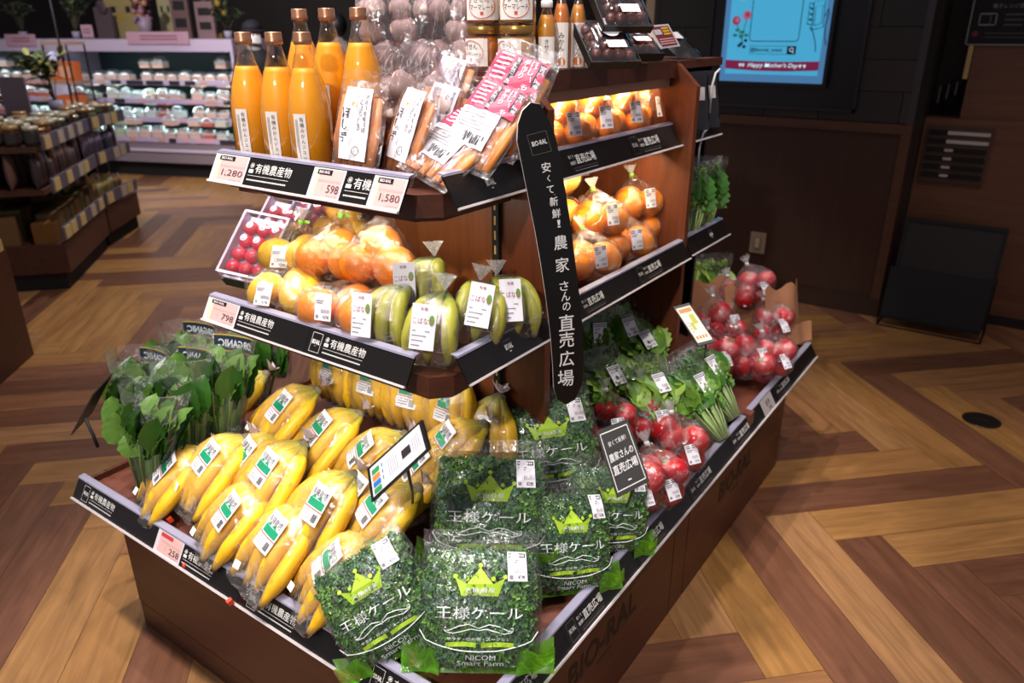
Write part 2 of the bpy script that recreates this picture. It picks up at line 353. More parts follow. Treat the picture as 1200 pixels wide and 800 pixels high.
# recess behind the corner and the wooden counter wall
struct('wall_right', MB().box(-.6, -.585, 4.34, 4.6, 0, 2.9).box(-.6, 1.2, 4.6, 4.7, 0, 2.9), mat('dark brown wall', '22160f', .6))
plank = wood('plank brown', '5b3824', '744a31', 'X', .5, .8)
t = thing('wooden_counter', 'low wooden counter wall with louvred vent right of the screen', 'counter', (0, 4.5, 0))
MB().box(-.583, .7, 4.42, 4.6, 0, 1.005).build('body', plank, t, True)
MB().box(-.436, .7, 4.44, 4.48, 1.005, 2.4).build('upper_board', plank, t, True)
MB().box(-.583, .7, 4.412, 4.42, 0, .05).build('plinth', BLK, t, True)
v = MB().box(-.560, -.272, 4.404, 4.425, .695, .965).build('vent', mat('vent frame', '4a3122', .5), t, True)
for i in range(6):
    zz = .938 - i * .0415
    m_ = MB().box(-.552, -.468, 4.398, 4.404, zz - .012, zz + .012, 0)
    m_.box(-.468, -.285, 4.396, 4.404, zz - .008, zz + .008, 1 if i < 2 else 0)
    if i >= 2:
        m_.box(-.468, -.43, 4.394, 4.404, zz - .006, zz + .006, 1)
        for k in range(14): m_.box(-.42 + k * .0097, -.4165 + k * .0097, 4.392, 4.404, zz - .013, zz + .013, 2)
    o = m_.build('slat', [BLKM, mat('dull aluminium', 'c4beb8', .45, .2), mat('fin grey', '16120f', .5)], t); o.parent = v
    for p in o.data.vertices: p.co.z -= 0; p.co.y -= 4.5
t = thing('notice_board', 'black notice board with white border above the wooden counter', 'sign', (-.36, 4.42, 1.34))
mb = MB().box(-.478, .0, 4.425, 4.437, 1.342, 1.56); o0 = Vec((-.24, 4.4245, 1.45))
mb.frame(o0, X3, Z3, .478, .216, .006, 1)
mb.text('電子レンジ使用方法', (-.30, 4.4242, 1.512), X3, Z3, .02, 2); mb.frame((-.405, 4.4242, 1.455), X3, Z3, .072, .054, .005, 2)
mb.frame((-.416, 4.424, 1.455), X3, Z3, .045, .045, .002, 2)
for k in range(3): mb.rect((-.30, 4.4242, 1.475 - k * .022), X3, Z3, .075, .006, 3)
mb.lathe([(.013, 0), (.013, .001)], 16, (-.445, 4.4238, 1.392), 4, Matrix.Rotation(PI / 2, 3, 'X'))
for k in range(2): mb.rect((-.32, 4.4242, 1.395 - k * .018), X3, Z3, .17, .003, 3)
mb.build('board', [BLKM, mat('dull white frame', '8a8683', .5), mat('dull white print', '8c8886', .6), mat('grey print', '59534e', .6), mat('dull red dot', '7a1c34', .6)], t, True)
MB().box(-.459, -.439, 4.425, 4.438, 1.19, 1.341).build('post', mat('pale wood post', 'c8a76e', .6), t, True)
# cables on the counter ledge
t = thing('coiled_cables', 'black cables and clips hanging on the counter ledge by the dark corner', 'cable', (-.5, 4.5, 1.005))
for i in range(5):
    a = R_.uniform(.06, .12); cx = -.525 + i * .012
    MB().tube([(cx + .05 * math.sin(q * .9 + i), 4.535 + .025 * math.cos(q + i), 1.012 + a * (1 + math.sin(q * .7 + i * 1.3)) * .9) for q in range(12)], .0035, 6).build('cable', BLKM, t, True)
for i in range(3): MB().box(-.555 + i * .035, -.549 + i * .035, 4.485, 4.493, 1.07 + .02 * i, 1.15 + .01 * i).build('clip', mat('dull metal', '77706c', .35, .8), t, True)
# screen in its black recess
t = thing('wall_screen', 'lit blue advertising screen in a black recess on the dark wall', 'screen', (-1.25, 4.2, 1.05))
MB().box(-1.66, -.87, 4.178, 4.2, 1.03, 2.3).build('surround', mat('screen recess', '0f0d0f', .35), t, True)
mb = MB()
for a in ((-1.66, -1.645, 1.03, 2.3), (-.885, -.87, 1.03, 2.3), (-1.66, -.87, 1.03, 1.045)): mb.box(a[0], a[1], 4.168, 4.178, a[2], a[3])
mb.build('surround_edge', mat('dark steel', '3a363a', .35, .6), t, True)
MB().box(-1.585, -1.02, 4.14, 4.178, 1.145, 2.1).build('bezel', mat('screen bezel', '15131a', .3), t, True)
def em(name, c, e=1.0): return mat(name, c, .4, emit=e)
SX0, SX1, SZ0, SZ1 = -1.57, -1.038, 1.162, 2.08
mb = MB(); yy = 4.1385; cx = (SX0 + SX1) / 2
mb.rect((cx, yy, (SZ0 + SZ1) / 2), X3, Z3, SX1 - SX0, SZ1 - SZ0, 0); yy -= .0006
mb.rect((cx, yy, (SZ0 + SZ1) / 2 + .012), X3, Z3, SX1 - SX0 - .055, SZ1 - SZ0 - .05, 1); yy -= .0006
P = lambda a, b, d=0: Vec((SX0 + a * (SX1 - SX0), yy - d * .0005, SZ0 + b))
pts = [P(.05, .105), P(.35, .1), P(.65, .1), P(.95, .105)]; pt2 = [P(.95, .062), P(.65, .054), P(.35, .054), P(.05, .062)]
mb.add(pts + pt2, [(0, 1, 6, 7), (1, 2, 5, 6), (2, 3, 4, 5)], 2)
mb.text("Happy Mother's Day", P(.52, .08, 1), X3, Z3, .028, 3, w=.26, shear=.25, bold=.015)
for hxx in (.2, .23, .78, .82): mb.add([P(hxx, .07, 1), P(hxx + .014, .084, 1), P(hxx + .007, .09, 1), P(hxx, .085, 1), P(hxx - .007, .09, 1), P(hxx - .014, .084, 1)], [(0, 1, 2, 3, 4, 5)], 3)
mb.frame(P(.5, .155), X3, Z3, .235, .04, .002, 4); mb.rect(P(.68, .155, 1), X3, Z3, .045, .04, 4)
mb.text('@bioral_west', P(.44, .155, 1), X3, Z3, .024, 4, w=.165, bold=.02)
mb.tube([P(.68, .158, 2) + Vec((.009 * math.cos(q), 0, .009 * math.sin(q))) for q in [i * PI / 5 for i in range(11)]], .0014, 4, 3); mb.tube([P(.69, .15, 2), P(.702, .142, 2)], .0016, 4, 3)
# empty rounded code panel
rp = []
for (a, b, q0) in ((.30, .215, PI), (.70, .215, 1.5 * PI), (.70, .46, 0), (.30, .46, PI / 2)):
    for i in range(5): rp.append(P(a, b, 1) + Vec((.018 * math.cos(q0 + i * PI / 8), 0, .018 * math.sin(q0 + i * PI / 8))))
mb.tube(rp + rp[:1], .002, 4, 4)
# flowers
def disc(a, b, r, mi, d=2, sq=1.0, n=14): mb.add([P(a, b, d) + Vec((r * math.cos(q * 2 * PI / n), 0, r * sq * math.sin(q * 2 * PI / n))) for q in range(n)], [tuple(range(n))], mi)
for a, b, r, m_ in ((.12, .295, .022, 5), (.22, .32, .023, 6), (.13, .298, .012, 6), (.225, .322, .012, 5)): disc(a, b, r, m_, 2 if r > .015 else 3)
mb.tube([P(.13, .275, 1), P(.16, .24, 1), P(.2, .19, 1)], .0025, 4, 7); mb.tube([P(.22, .30, 1), P(.2, .25, 1), P(.19, .2, 1)], .0025, 4, 7)
for a, b in ((.14, .25), (.19, .24), (.12, .225), (.18, .22), (.23, .225)): disc(a, b, .013, 7, 1, .6)
for a, b in ((.19, .185), (.23, .2), (.17, .175), (.22, .17)): disc(a, b, .011, 4, 3, .8, 5)
disc(.17, .42, .05, 8, 1, .6)
# phone in a hand, drawn as outlines
ln = lambda ps, r=.0022: mb.tube([P(a, b, 1) for a, b in ps], r, 4, 4)
ln([(.84, .25), (.83, .375), (.93, .385), (.94, .262), (.84, .25)]); ln([(.855, .27), (.85, .355), (.915, .362), (.92, .278), (.855, .27)], .0015)
for i in range(4): ln([(.83, .365 - i * .024), (.795, .372 - i * .026), (.79, .355 - i * .026), (.83, .345 - i * .024)])
ln([(.82, .262), (.86, .235), (.895, .18), (.9, .15)]); ln([(.945, .31), (.965, .345), (.975, .33), (.96, .27), (.965, .225), (.985, .18)])
mb.build('screen', [em('screen edge', '4f86b8', .62), em('screen blue', '46a9d2', .8), em('screen maroon', '86214f', .55), em('screen white', 'c9e6f0', .8), em('screen ink', '0d2c49', .25),
                    em('screen red', 'a93a55', .6), em('screen pink', 'b06f8f', .6), em('screen green', '2c7f74', .5), em('screen pale', '7fb6c0', .7)], t, True)
# outlet
t = thing('wall_outlet', 'cream wall outlet plate on the brown panelling', 'outlet', (-1.275, 4.2, .25))
MB().box(-1.318, -1.232, 4.192, 4.2, .243, .36).build('plate', mat('outlet cream', 'a08a74', .5), t, True)
MB().box(-1.295, -1.255, 4.188, 4.193, .265, .338).box(-1.286, -1.264, 4.184, 4.19, .275, .328, 1).build('socket', [mat('socket cream', '8d7a66', .45), mat('rocker cream', 'c4b09a', .4)], t, True)
# black leaflet rack on a wire frame
t = thing('leaflet_rack', 'black leaflet rack in a thin wire frame on the floor by the counter', 'rack', (-.34, 4.2, 0))
MB().obox((-.55, 4.12, .06), (.44, 0, 0), (0, .012, 0), (0, .12, .47)).build('back_panel', mat('rack dark red brown', '170c0a', .5), t, True)
mb = MB()
for a, b in ((-.555, .014), (-.124, .014)): mb.obox((a, 4.112, .06), (b, 0, 0), (0, .02, 0), (0, .12, .475))
mb.obox((-.555, 4.228, .52), (.445, 0, 0), (0, .02, 0), (0, .003, .014)); mb.build('panel_frame', BLKM, t, True)
MB().obox((-.57, 4.1, .05), (.45, 0, 0), (0, .012, 0), (0, .045, .245)).obox((-.57, 4.09, .04), (.45, 0, 0), (0, .06, 0), (0, 0, .012)).build('pocket', mat('rack black', '050404', .7), t, True)
mb = MB()
for xx in (-.575, -.108):
    mb.tube([(xx, 4.07, .004), (xx, 4.29, .004), (xx, 4.19, .3), (xx, 4.1, .06), (xx, 4.07, .004)], .0035, 6)
mb.tube([(-.575, 4.07, .004), (-.108, 4.07, .004)], .0035, 6); mb.tube([(-.575, 4.19, .3), (-.108, 4.19, .3)], .0035, 6); mb.tube([(-.575, 4.29, .004), (-.108, 4.29, .004)], .0035, 6)
mb.build('wire_frame', mat('rack wire', '1b1717', .35, .8), t, True)
# floor outlet lid
t = thing('floor_outlet', 'round black floor outlet lid set in the wooden floor', 'floor outlet', (-.018, 3.195, 0))
MB().lathe([(.068, 0), (.068, .002), (.06, .004), (.058, .002)], 28).build('ring', mat('dark brass', '4a3d30', .35, .8), t)
MB().lathe([(.058, .001), (.058, .003)], 28).box(-.03, .03, -.004, .004, .003, .004, 1).build('lid', [mat('lid black', '1c1613', .4, .3), BLKM], t)
# ================================================================ display stand
deckw = wood('deck wood', '5c3021', '6d3c2a', 'Y', .45); sidew = wood('stand wood', '512614', '6d381d', 'Z', .4); frontw = wood('shelf wood', '442214', '5a2f1e', 'X', .42)
bodyw = wood('body wood', '42241a', '523022', 'X', .45); bodys = wood('body wood side', '48220f', '5b2e1a', 'Y', .45)
backw = wood('back panel wood', '6e3a1c', '8a4f27', 'Z', .42)
railp = mat('rail plastic', '8a8799', .25, spec=.6); raile = mat('rail lip', 'c9c0be', .35); strip = mat('strip black', '120e0c', .3); sprint = mat('strip print', 'd9d6d0', .6); sgrey = mat('strip grey print', '6f6a64', .6)
cardp = mat('card pink', 'cfa49d', .5); cardl = mat('card white edge', 'c9c1c4', .45); cardg = mat('card green edge', 'd9dca4', .5); cardr = mat('card red', 'b5353c', .5); cardt = mat('card print', '4b3438', .6); cardf = mat('card faint print', 'c39a98', .6)
st = thing('display_stand', 'dark wooden produce display stand with sloped tray and shelves', 'display stand', (-1.16, 1.6, 0))
YF, XR, XL, YB = .70, -.577, -1.665, 2.41
MB().box(XL, XR, YF, YB, .078, .385, 0).build('base_body', bodyw, st, True)
MB().box(XL + .001, XR - .001, YF + .001, YB - .001, 0, .074).build('kickboard', bodyw, st, True)
mb = MB()
for a, b in ((YF + .004, 1.505), (1.509, 1.592), (1.596, YB - .004)): mb.box(XR, XR + .004, a, b, .004, .3)
sp = mb.build('side_panel', bodys, st, True)
ink = mat('burnt print', '160a06', .6); inkf = mat('faint burnt print', '3d2013', .6)
for yc, L_ in ((1.15, .30), (1.95, .27)):
    mb = MB()
    o = Vec((XR + .0045, yc, .205)); mb.text('BIO-RAL', o, Y3, Z3, .068, 0, w=L_, bold=.025)
    mb.rect(o + Z3 * -.05, Y3, Z3, L_ * .22, .006, 0)
    for k in range(3): mb.rect(o + Z3 * (.052 + .012 * k) + Y3 * (.12 + .02 * k), Y3, Z3, .22, .0025, 1)
    mb.build('side_emblem', [ink, inkf], st, True)
# tray: rim and sloped deck
TX0, TX1, TY0, TY1, TZ = -1.768, -.552, .674, 2.551, .42
mb = MB()
mb.box(TX0, TX1, TY0, TY1, .374, .392)
for a in ((TX0, TX1, TY0, TY0 + .012), (TX0, TX1, TY1 - .012, TY1), (TX0, TX0 + .012, TY0, TY1), (TX1 - .012, TX1, TY0, TY1)): mb.box(*a, .378, .409)
mb.build('tray', frontw, st, True)
def deck(x, y):
    """height of the sloped deck"""
    d = max(0, min(y - .72, -.60 - x, 2.5 - y, x + 1.75)); return .395 + min(d, .5) * .36
xs = [TX0 + .013, -1.75, -1.45, -1.16, -.89, -.60, TX1 - .013]; ys = [TY0 + .013, .72, 1.0, 1.22, 1.6, 2.0, 2.22, 2.5, TY1 - .013]
NX, NY = 24, 36
MB().grid(lambda a, b: Vec((TX0 + .013 + a * (TX1 - TX0 - .026), TY0 + .013 + b * (TY1 - TY0 - .026), deck(TX0 + .013 + a * (TX1 - TX0 - .026), TY0 + .013 + b * (TY1 - TY0 - .026)))), NX, NY, 0, False).build('sloped_deck', deckw, st, True)
# column: two cross panels, back panel, core, top board
CHX, CX = -.8245, -.77
def xpanel(y0, y1, ztop, x0=-1.36):
    return MB().prism([(x0, y0, .45), (CX, y0, .45), (CX, y0, ztop - .052), (CHX, y0, ztop), (x0, y0, ztop)], (0, y1 - y0, 0))
for y0, y1, zt in ((1.2, 1.222, 1.336), (1.885, 1.907, 1.338)): xpanel(y0, y1, zt).build('cross_panel', sidew, st, True)
MB().box(-1.345, -.892, 1.192, 1.2, .5, 1.33).build('back_panel', backw, st, True)
MB().box(-1.36, -1.34, 1.222, 2.2, .45, 1.336).box(-1.16, -1.14, 1.222, 2.2, .45, 1.336).build('core_panel', backw, st, True)
for xx in (-.884, -1.352):
    mb = MB().box(xx - .008, xx + .008, 1.188, 1.1985, .5, 1.33)
    for k in range(26): mb.box(xx - .002, xx + .002, 1.1872, 1.1882, .52 + k * .03, .538 + k * .03, 1)
    mb.build('slotted_post', [BLKM, mat('slot gold', 'b99a5a', .4)], st, True)
MB().box(-1.36, -.83, 1.222, 1.885, 1.325, 1.345).box(-.842, -.828, 1.222, 1.885, 1.306, 1.345).box(-1.36, -.83, 1.907, 2.2, 1.325, 1.345).build('top_board', frontw, st, True)
MB().box(-1.36, -.86, 2.2, 2.215, .45, 1.34).build('end_panel', BLK, st, True)
lb = MB().box(-.872, -.843, 1.225, 1.882, 1.283, 1.306).build('light_bar', mat('light bar cover', 'a98268', .5), st, True)
IUZ_ = 1.194
area((-.875, 1.55, 1.300), (-1.05, 1.55, 1.16), 6.0, .6, .02, (1, .78, .45))
area((-.86, 1.55, IUZ_ - .072), (-.98, 1.55, .86), 2.6, .6, .02, (1, .82, .55))
# shelves
def shelf(pts, z0, z1):
    n = len(pts); mb = MB().prism([(x, y, z0) for x, y in pts], (0, 0, z1 - z0))
    cx = sum(p[0] for p in pts) / n; cy = sum(p[1] for p in pts) / n
    mb.prism([(cx + (x - cx) * .955, cy + (y - cy) * .955 + .004, z0 - .009) for x, y in pts], (0, 0, .009)); return mb
UZ, MZ = 1.196, .917
shelf([(-1.38, 1.192), (-1.38, .942), (-.872, .942), (-.836, .977), (-.836, 1.192)], UZ - .074, UZ - .034).build('shelf_board', frontw, st, True)
shelf([(-1.366, 1.192), (-1.366, .853), (-.777, .853), (-.748, .884), (-.748, 1.192)], MZ - .073, MZ - .035).build('shelf_board', frontw, st, True)
IUZ, ILZ = 1.194, .893
for y0, y1 in ((1.224, 1.883), (1.909, 2.198)):
    MB().box(-1.14, -.836, y0, y1, IUZ - .066, IUZ - .03).build('shelf_board', sidew, st, True)
    MB().box(-1.14, -.785, y0, y1, ILZ - .066, ILZ - .03).build('shelf_board', sidew, st, True)
area((-1.1, .97, UZ - .088), (-1.12, 1.06, .9), 0.9, .44, .015, (1, .9, .72))
area((-1.08, .88, MZ - .088), (-1.2, .93, .5), 1.7, .5, .015, (1, .95, .85))
# price rails with their cards and strips
def rail(p0, d, out, L_, h=.045, o=.026, band=True):
    p0, d, out = Vec(p0), Vec(d), Vec(out)
    n = (out * o - Z3 * h); ux = d; uy = -n.normalized(); nn = d.cross(uy); nn = nn if nn.dot(out) > 0 else -nn; S = n.length
    F = lambda s, t, e=0: p0 + d * s + n * t + nn * e
    mb = MB(); mb.obox(F(0, .0, 0), d * L_, n, -nn * .0035, 0)
    mb.obox(F(0, -.02, -.004), d * L_, n * .06, nn * .006, 1); mb.obox(F(0, .965, 0), d * L_, n * .07, nn * .005, 2)
    if band: mb.obox(F(0, -.02, -.0005), d * L_, -out * .014 + Z3 * .002, nn * .003, 1)
    ob = mb.build('price_rail', [strip, railp, raile], st, True); off = Vec(st.location)
    return ob, F, ux, uy, S, off
def put(mb, name, mats, ob, off):
    mb.v = [p - off for p in mb.v]; return mb.build(name, mats, ob)
STM = [strip, sprint, sgrey]; CDM = [cardl, cardp, cardg, strip, cardl, cardt, cardf, cardr]
def s_organic(R, s0, s1, box=False, full=True, t0=.1):
    ob, F, ux, uy, S, off = R; mb = MB(); mid = (s0 + s1) / 2; W = s1 - s0
    mb.add([F(s0, .07, .0006), F(s1, .07, .0006), F(s1, .95, .0006), F(s0, .95, .0006)], [(0, 1, 2, 3)], 0); k = S / .052; s = s0 + .006 * k
    if box:
        mb.frame(F(s + .014 * k, .5, .001), ux, uy, .026 * k, .036 * k, .0007, 1); mb.text('BIO-RAL', F(s + .014 * k, .48, .001), ux, uy, .0085 * k, 1, w=.02 * k, bold=.03); mb.rect(F(s + .014 * k, .62, .001), ux, uy, .006 * k, .0014 * k, 2); s += .035 * k
    mb.tube([F(s + .0055 * k, .3, .001) + ux * (.0045 * k * math.cos(q)) + uy * (.0042 * k * math.sin(q)) for q in [i * PI / 5 for i in range(11)]], .0005, 4, 1); mb.rect(F(s + .0055 * k, .3, .001), ux, uy, .0045 * k, .004 * k, 1)
    mb.rect(F(s + .0055 * k, .48, .001), ux, uy, .011 * k, .006 * k, 1)
    mb.text('有機農産物', F(s + .015 * k, .37, .001), ux, uy, .0165 * k, 1, al='l', bold=.0) if full else mb.text('有機農', F(s + .015 * k, .37, .001), ux, uy, .0165 * k, 1, al='l', bold=.0)
    e = min(s1 - .003, s + .1 * k); mb.rect(F((s + e) / 2, .62, .001), ux, uy, e - s, .0006 * k, 1)
    x = s
    while x < e - .004: mb.rect(F(x + .002, .76, .001), ux, uy, .0024 * k, .0024 * k, 1); x += .0036 * k
    put(mb, 'banner_strip', STM, ob, off)
def s_farm(R, s0, s1, box=True, flip=1):
    """strip with the farm market writing; flip=-1 when the writing runs against d"""
    ob, F, ux, uy, S, off = R; mb = MB(); k = S / .052; u = ux * flip; mid = (s0 + s1) / 2
    mb.add([F(s0, .07, .0006), F(s1, .07, .0006), F(s1, .95, .0006), F(s0, .95, .0006)], [(0, 1, 2, 3)], 0)
    s = s0 + .01 * k
    if box:
        mb.frame(F(s + .014 * k, .5, .001), u, uy, .026 * k, .036 * k, .0006, 2); mb.text('BIO-RAL', F(s + .014 * k, .48, .001), u, uy, .0085 * k, 1, w=.02 * k); s += .034 * k
    mb.text('安くて', F(s + .009 * k, .33, .001), u, uy, .0065 * k, 1, w=.017 * k); mb.text('新鮮！', F(s + .009 * k, .55, .001), u, uy, .0072 * k, 1, w=.018 * k)
    mb.text('直売広場', F(s + .021 * k, .45, .001), u, uy, .018 * k, 1, al='l', w=.068 * k, bold=.006)
    mb.rect(F(s + .045 * k, .74, .001), u, uy, .085 * k, .0005, 2); mb.rect(F(s + .045 * k, .83, .001), u, uy, .08 * k, .0012 * k, 2)
    put(mb, 'banner_strip', STM, ob, off)
def s_logo(R, s0, s1):
    ob, F, ux, uy, S, off = R; mb = MB(); mid = (s0 + s1) / 2
    mb.add([F(s0, .07, .0006), F(s1, .07, .0006), F(s1, .95, .0006), F(s0, .95, .0006)], [(0, 1, 2, 3)], 0)
    mb.text('BIO-RAL', F(mid, .48, .001), ux, uy, S * .2, 1, w=S * .42, bold=.03); mb.rect(F(mid, .66, .001), ux, uy, S * .1, S * .03, 1); mb.rect(F(mid, .26, .001), ux, uy, S * .4, S * .015, 2)
    put(mb, 'banner_strip', STM, ob, off)
def s_card(R, s0, s1, price, tagc=3, tagt='BIO-RAL'):
    ob, F, ux, uy, S, off = R; mb = MB(); W = s1 - s0; Q = lambda a, b, e: F(s0 + a * W, b, e)
    q4 = lambda a, b, c, d, e, mi: mb.add([Q(a, b, e), Q(c, b, e), Q(c, d, e), Q(a, d, e)], [(0, 1, 2, 3)], mi)
    q4(0, .06, 1, .97, .0012, 0); q4(.13, .09, .95, .9, .0016, 1)
    if tagc == 3: q4(.13, .09, .22, .9, .0019, 2)
    q4(.15, .11, .6, .26, .0022, tagc); mb.text(tagt, Q(.375, .185, .0026), ux, uy, S * .09, 4, w=W * .34, bold=.03)
    x = .24
    while x < .9: q4(x, .40, x + .035, .47, .0020, 6); x += .05
    for b in (.56, .63, .7): q4(.40, b, .44, b + .04, .0020, 6)
    mb.text(price, Q(.93, .66, .0024), ux, uy, S * .24, 5, al='r', w=W * .12 * len(price)); q4(.6, .83, .92, .87, .0020, 6)
    put(mb, 'price_card', CDM, ob, off)
RU = rail((-1.372, .92, UZ), X3, -Y3, .515, .053, .031)
fx = lambda px, py, Y: atY(px, py, Y).x + 1.372
s_card(RU, 0, fx(288, 190, .905), '1,280'); a = fx(288, 190, .905); b = fx(364, 205, .905); c = fx(402, 215, .905); d = fx(435, 222, .905)
s_organic(RU, a, b); s_card(RU, b, c, '598'); s_organic(RU, c, d, full=False); s_card(RU, d, .515, '1,580')
RUs = rail((-.823, .962, UZ), Y3, X3, .222, .053, .031); s_logo(RUs, .0, .222)
RM = rail((-1.36, .844, MZ), X3, -Y3, .563)
fm = lambda px, py: atY(px, py, .831).x + 1.36
s_card(RM, 0, fm(278, 370), '798'); e = fm(360, 395); s_organic(RM, fm(278, 370), e); s_organic(RM, e + .004, .563, True)
RMs = rail((-.741, .884, MZ), Y3, X3, .262); s_logo(RMs, 0, .262)
RT = rail((TX0, TY0, TZ), X3, -Y3, TX1 - TX0)
ft = lambda px, py: atY(px, py, .66).x - TX0
s_organic(RT, .03, ft(183, 630), True); s_card(RT, ft(183, 630), ft(214, 655), '258', 7, ''); s_organic(RT, ft(214, 655), .64); s_organic(RT, .66, .98, True); s_organic(RT, .885 + .11, 1.2, True)
RTs = rail((TX1, TY0, TZ), Y3, X3, TY1 - TY0)
for a, b, bx in ((.02, .24, 1), (.25, .52, 1), (.53, .80, 1), (.81, 1.08, 1), (1.09, 1.30, 1), (1.46, 1.7, 1)): s_farm(RTs, a, b, bx)
ob, F, ux, uy, S, off = RTs; mb = MB(); q = atX(897, 470, TX1).y - TY0; mb.add([F(1.335, -.05, .002), F(1.43, -.05, .002), F(1.43, 1.0, .002), F(1.335, 1.0, .002)], [(0, 1, 2, 3)], 0)
mb.text('直売', F(1.385, .4, .0025), ux, uy, .016, 1); mb.text('258', F(1.39, .75, .0025), ux, uy, .012, 1); put(mb, 'price_card', [mat('frosted card', 'a39b96', .35), cardt], ob, off)
RIU = rail((-.826, 1.224, IUZ), Y3, X3, .655, .0527, .031); iu = lambda px, py: atX(px, py, -.81).y - 1.224
s_farm(RIU, iu(668, 195) - .012, iu(736, 175), False); s_farm(RIU, iu(738, 172), .645)
RIL = rail((-.773, 1.224, ILZ), Y3, X3, .657); s_farm(RIL, .0, .38, False) if False else None
il = lambda px, py: atX(px, py, -.76).y - 1.224
s_farm(RIL, il(684, 355) - .012, il(744, 325), False); s_farm(RIL, il(746, 322), .65)
RFU = rail((-.826, 1.909, IUZ), Y3, X3, .24, .0527, .031); s_logo(RFU, 0, .2)
RFL = rail((-.779, 1.909, ILZ), Y3, X3, .28); s_logo(RFL, .06, .27)
# ================================================================ kinds of goods
FILM = film(); FILM2 = film('crisp film', haze=.05, base=.065, sc_=30, streak=.6, rough=.13); FILMG = film('soft bag film', haze=.22, base=.05, sc_=18, streak=.6, rough=.2)
def rotm(yaw=0, lean=0, roll=0):
    r = math.radians; return Matrix.Rotation(r(yaw), 3, 'Z') @ Matrix.Rotation(-r(lean), 3, 'X') @ Matrix.Rotation(r(roll), 3, 'Y')
def on_deck(px, py, h):
    r = ray(px, py); t = .0
    for i in range(4000):
        t += .0004; p = r * (t / FPX * 2.5) + Vec((0, 0, CAMZ))
        if p.z <= deck(p.x, p.y) + h: return p
    return p
KN = dict(cloc=Vec((0, 0, 0)))
LABW = mat('label white', 'eeeaf0', .5); LABK = mat('label print', '2a2730', .6); LABG = mat('label grey print', '8d8890', .6)
def sticker(mb, fn, w, h, price='¥250', head=True, k=1.0):
    """white shop sticker: dark header, small lines, bar code and price; fn(a,b,e) maps the sticker plane"""
    q = lambda x0, y0, x1, y1, e, mi: mb.add([fn(x0, y0, e), fn(x1, y0, e), fn(x1, y1, e), fn(x0, y1, e)], [(0, 1, 2, 3)], mi)
    n = 4
    mb.grid(lambda a, b: fn((a - .5) * w, (b - .5) * h, 0), n, n, 0, False)
    e = .0006
    if head:
        q(-w * .44, h * .3, w * .44, h * .45, e, 1)
        for i in range(8): q(-w * .4 + i * w * .1, h * .335, -w * .4 + i * w * .1 + w * .065, h * .415, e * 1.6, 0)
    q(-w * .42, h * .2, w * .05, h * .24, e, 2); q(-w * .42, h * .12, -w * .02, h * .16, e, 2)
    for i in range(13): q(-w * .1 + i * w * .04, -h * .22, -w * .1 + i * w * .04 + w * (.012 + .012 * (i % 3 == 0)), -h * .08, e, 2)
    mb.text(price, None, None, None, h * .13, 1, w=w * .36, fn=lambda a, b: fn(a + w * .2, b - h * .36, e)); q(-w * .42, -h * .42, -w * .25, -h * .3, e, 2)
SM = [LABW, LABK, LABG]
# ---- bananas
bmat = None
def banana_mat():
    m, n, b = _new('banana skin'); L = n.links.new; b.inputs['Roughness'].default_value = .45
    at = n.nodes.new('ShaderNodeAttribute'); at.attribute_name = 'along'
    nz = n.nodes.new('ShaderNodeTexNoise'); nz.inputs['Scale'].default_value = 60; nz.inputs['Detail'].default_value = 4; tc = n.nodes.new('ShaderNodeTexCoord')
    r = ramp(n, [(0, hx('6b5b2c')), (.05, hx('a7a02c')), (.22, hx('cdb01f')), (.35, hx('e6b41a')), (.9, hx('e8b01a')), (.965, hx('c79a28')), (.985, hx('54391c')), (1, hx('3a2715'))])
    mx = n.nodes.new('ShaderNodeMixRGB'); mx.blend_type = 'MULTIPLY'; mx.inputs[0].default_value = .4
    r2 = ramp(n, [(.3, (.72, .66, .5)), (.45, (1, 1, 1))])
    L(at.outputs['Fac'], r.inputs[0]); L(tc.outputs['Object'], nz.inputs['Vector']); L(nz.outputs['Fac'], r2.inputs[0]); L(r.outputs[0], mx.inputs[1]); L(r2.outputs[0], mx.inputs[2]); L(mx.outputs[0], b.inputs['Base Color']); return m
BAN = banana_mat()
def green_mat():
    m = BAN.copy(); m.name = 'green banana skin'
    r = [x for x in m.node_tree.nodes if x.type == 'VALTORGB' and len(x.color_ramp.elements) > 3][0]
    for e, c in zip(r.color_ramp.elements, ('4b3f24', '5f6f22', '78862a', '98982f', 'a39c35', '7f7a2f', '3f3320', '2b2116')): e.color = (*hx(c), 1)
    return m
BANG = green_mat()
BSH = [1.0, .97, 1.0, .93, 1.03, .96, 1.0, .95, 1.02, .96]
def banana(p0, p1, p2, r=.0165, m=BAN):
    p0, p1, p2 = Vec(p0), Vec(p1), Vec(p2); pts = []; rad = []; n = 15; al = []
    for i in range(n):
        t = i / (n - 1); pts.append(p0 * (1 - t) ** 2 + p1 * 2 * t * (1 - t) + p2 * t * t)
        if t < .16: k = .42 + .1 * (t / .16)
        elif t < .32: k = .52 + .48 * ((t - .16) / .16) ** .8
        elif t < .78: k = 1
        elif t < .955: k = 1 - .62 * ((t - .78) / .175) ** 1.5
        else: k = .3
        rad.append(r * k); al.append(t)
    mb = MB().tube(pts, rad, 10, shape=BSH); me = mb.mesh('banana', m); A = me.attributes.new('along', 'FLOAT', 'POINT'); A.data.foreach_set('value', [al[i // 10] for i in range(n * 10)]); return me, pts, rad
def flat_label(o, ux, uy, nn, bend=0):
    o, ux, uy, nn = Vec(o), Vec(ux).normalized(), Vec(uy).normalized(), Vec(nn).normalized()
    return lambda a, b, e=0: o + ux * a + uy * b + nn * (e - bend * a * a)
BLM = [LABW, mat('label black brush', '2d2f2a', .6), mat('label green', '12885f', .5), mat('label red', 'd8412f', .5), LABG]
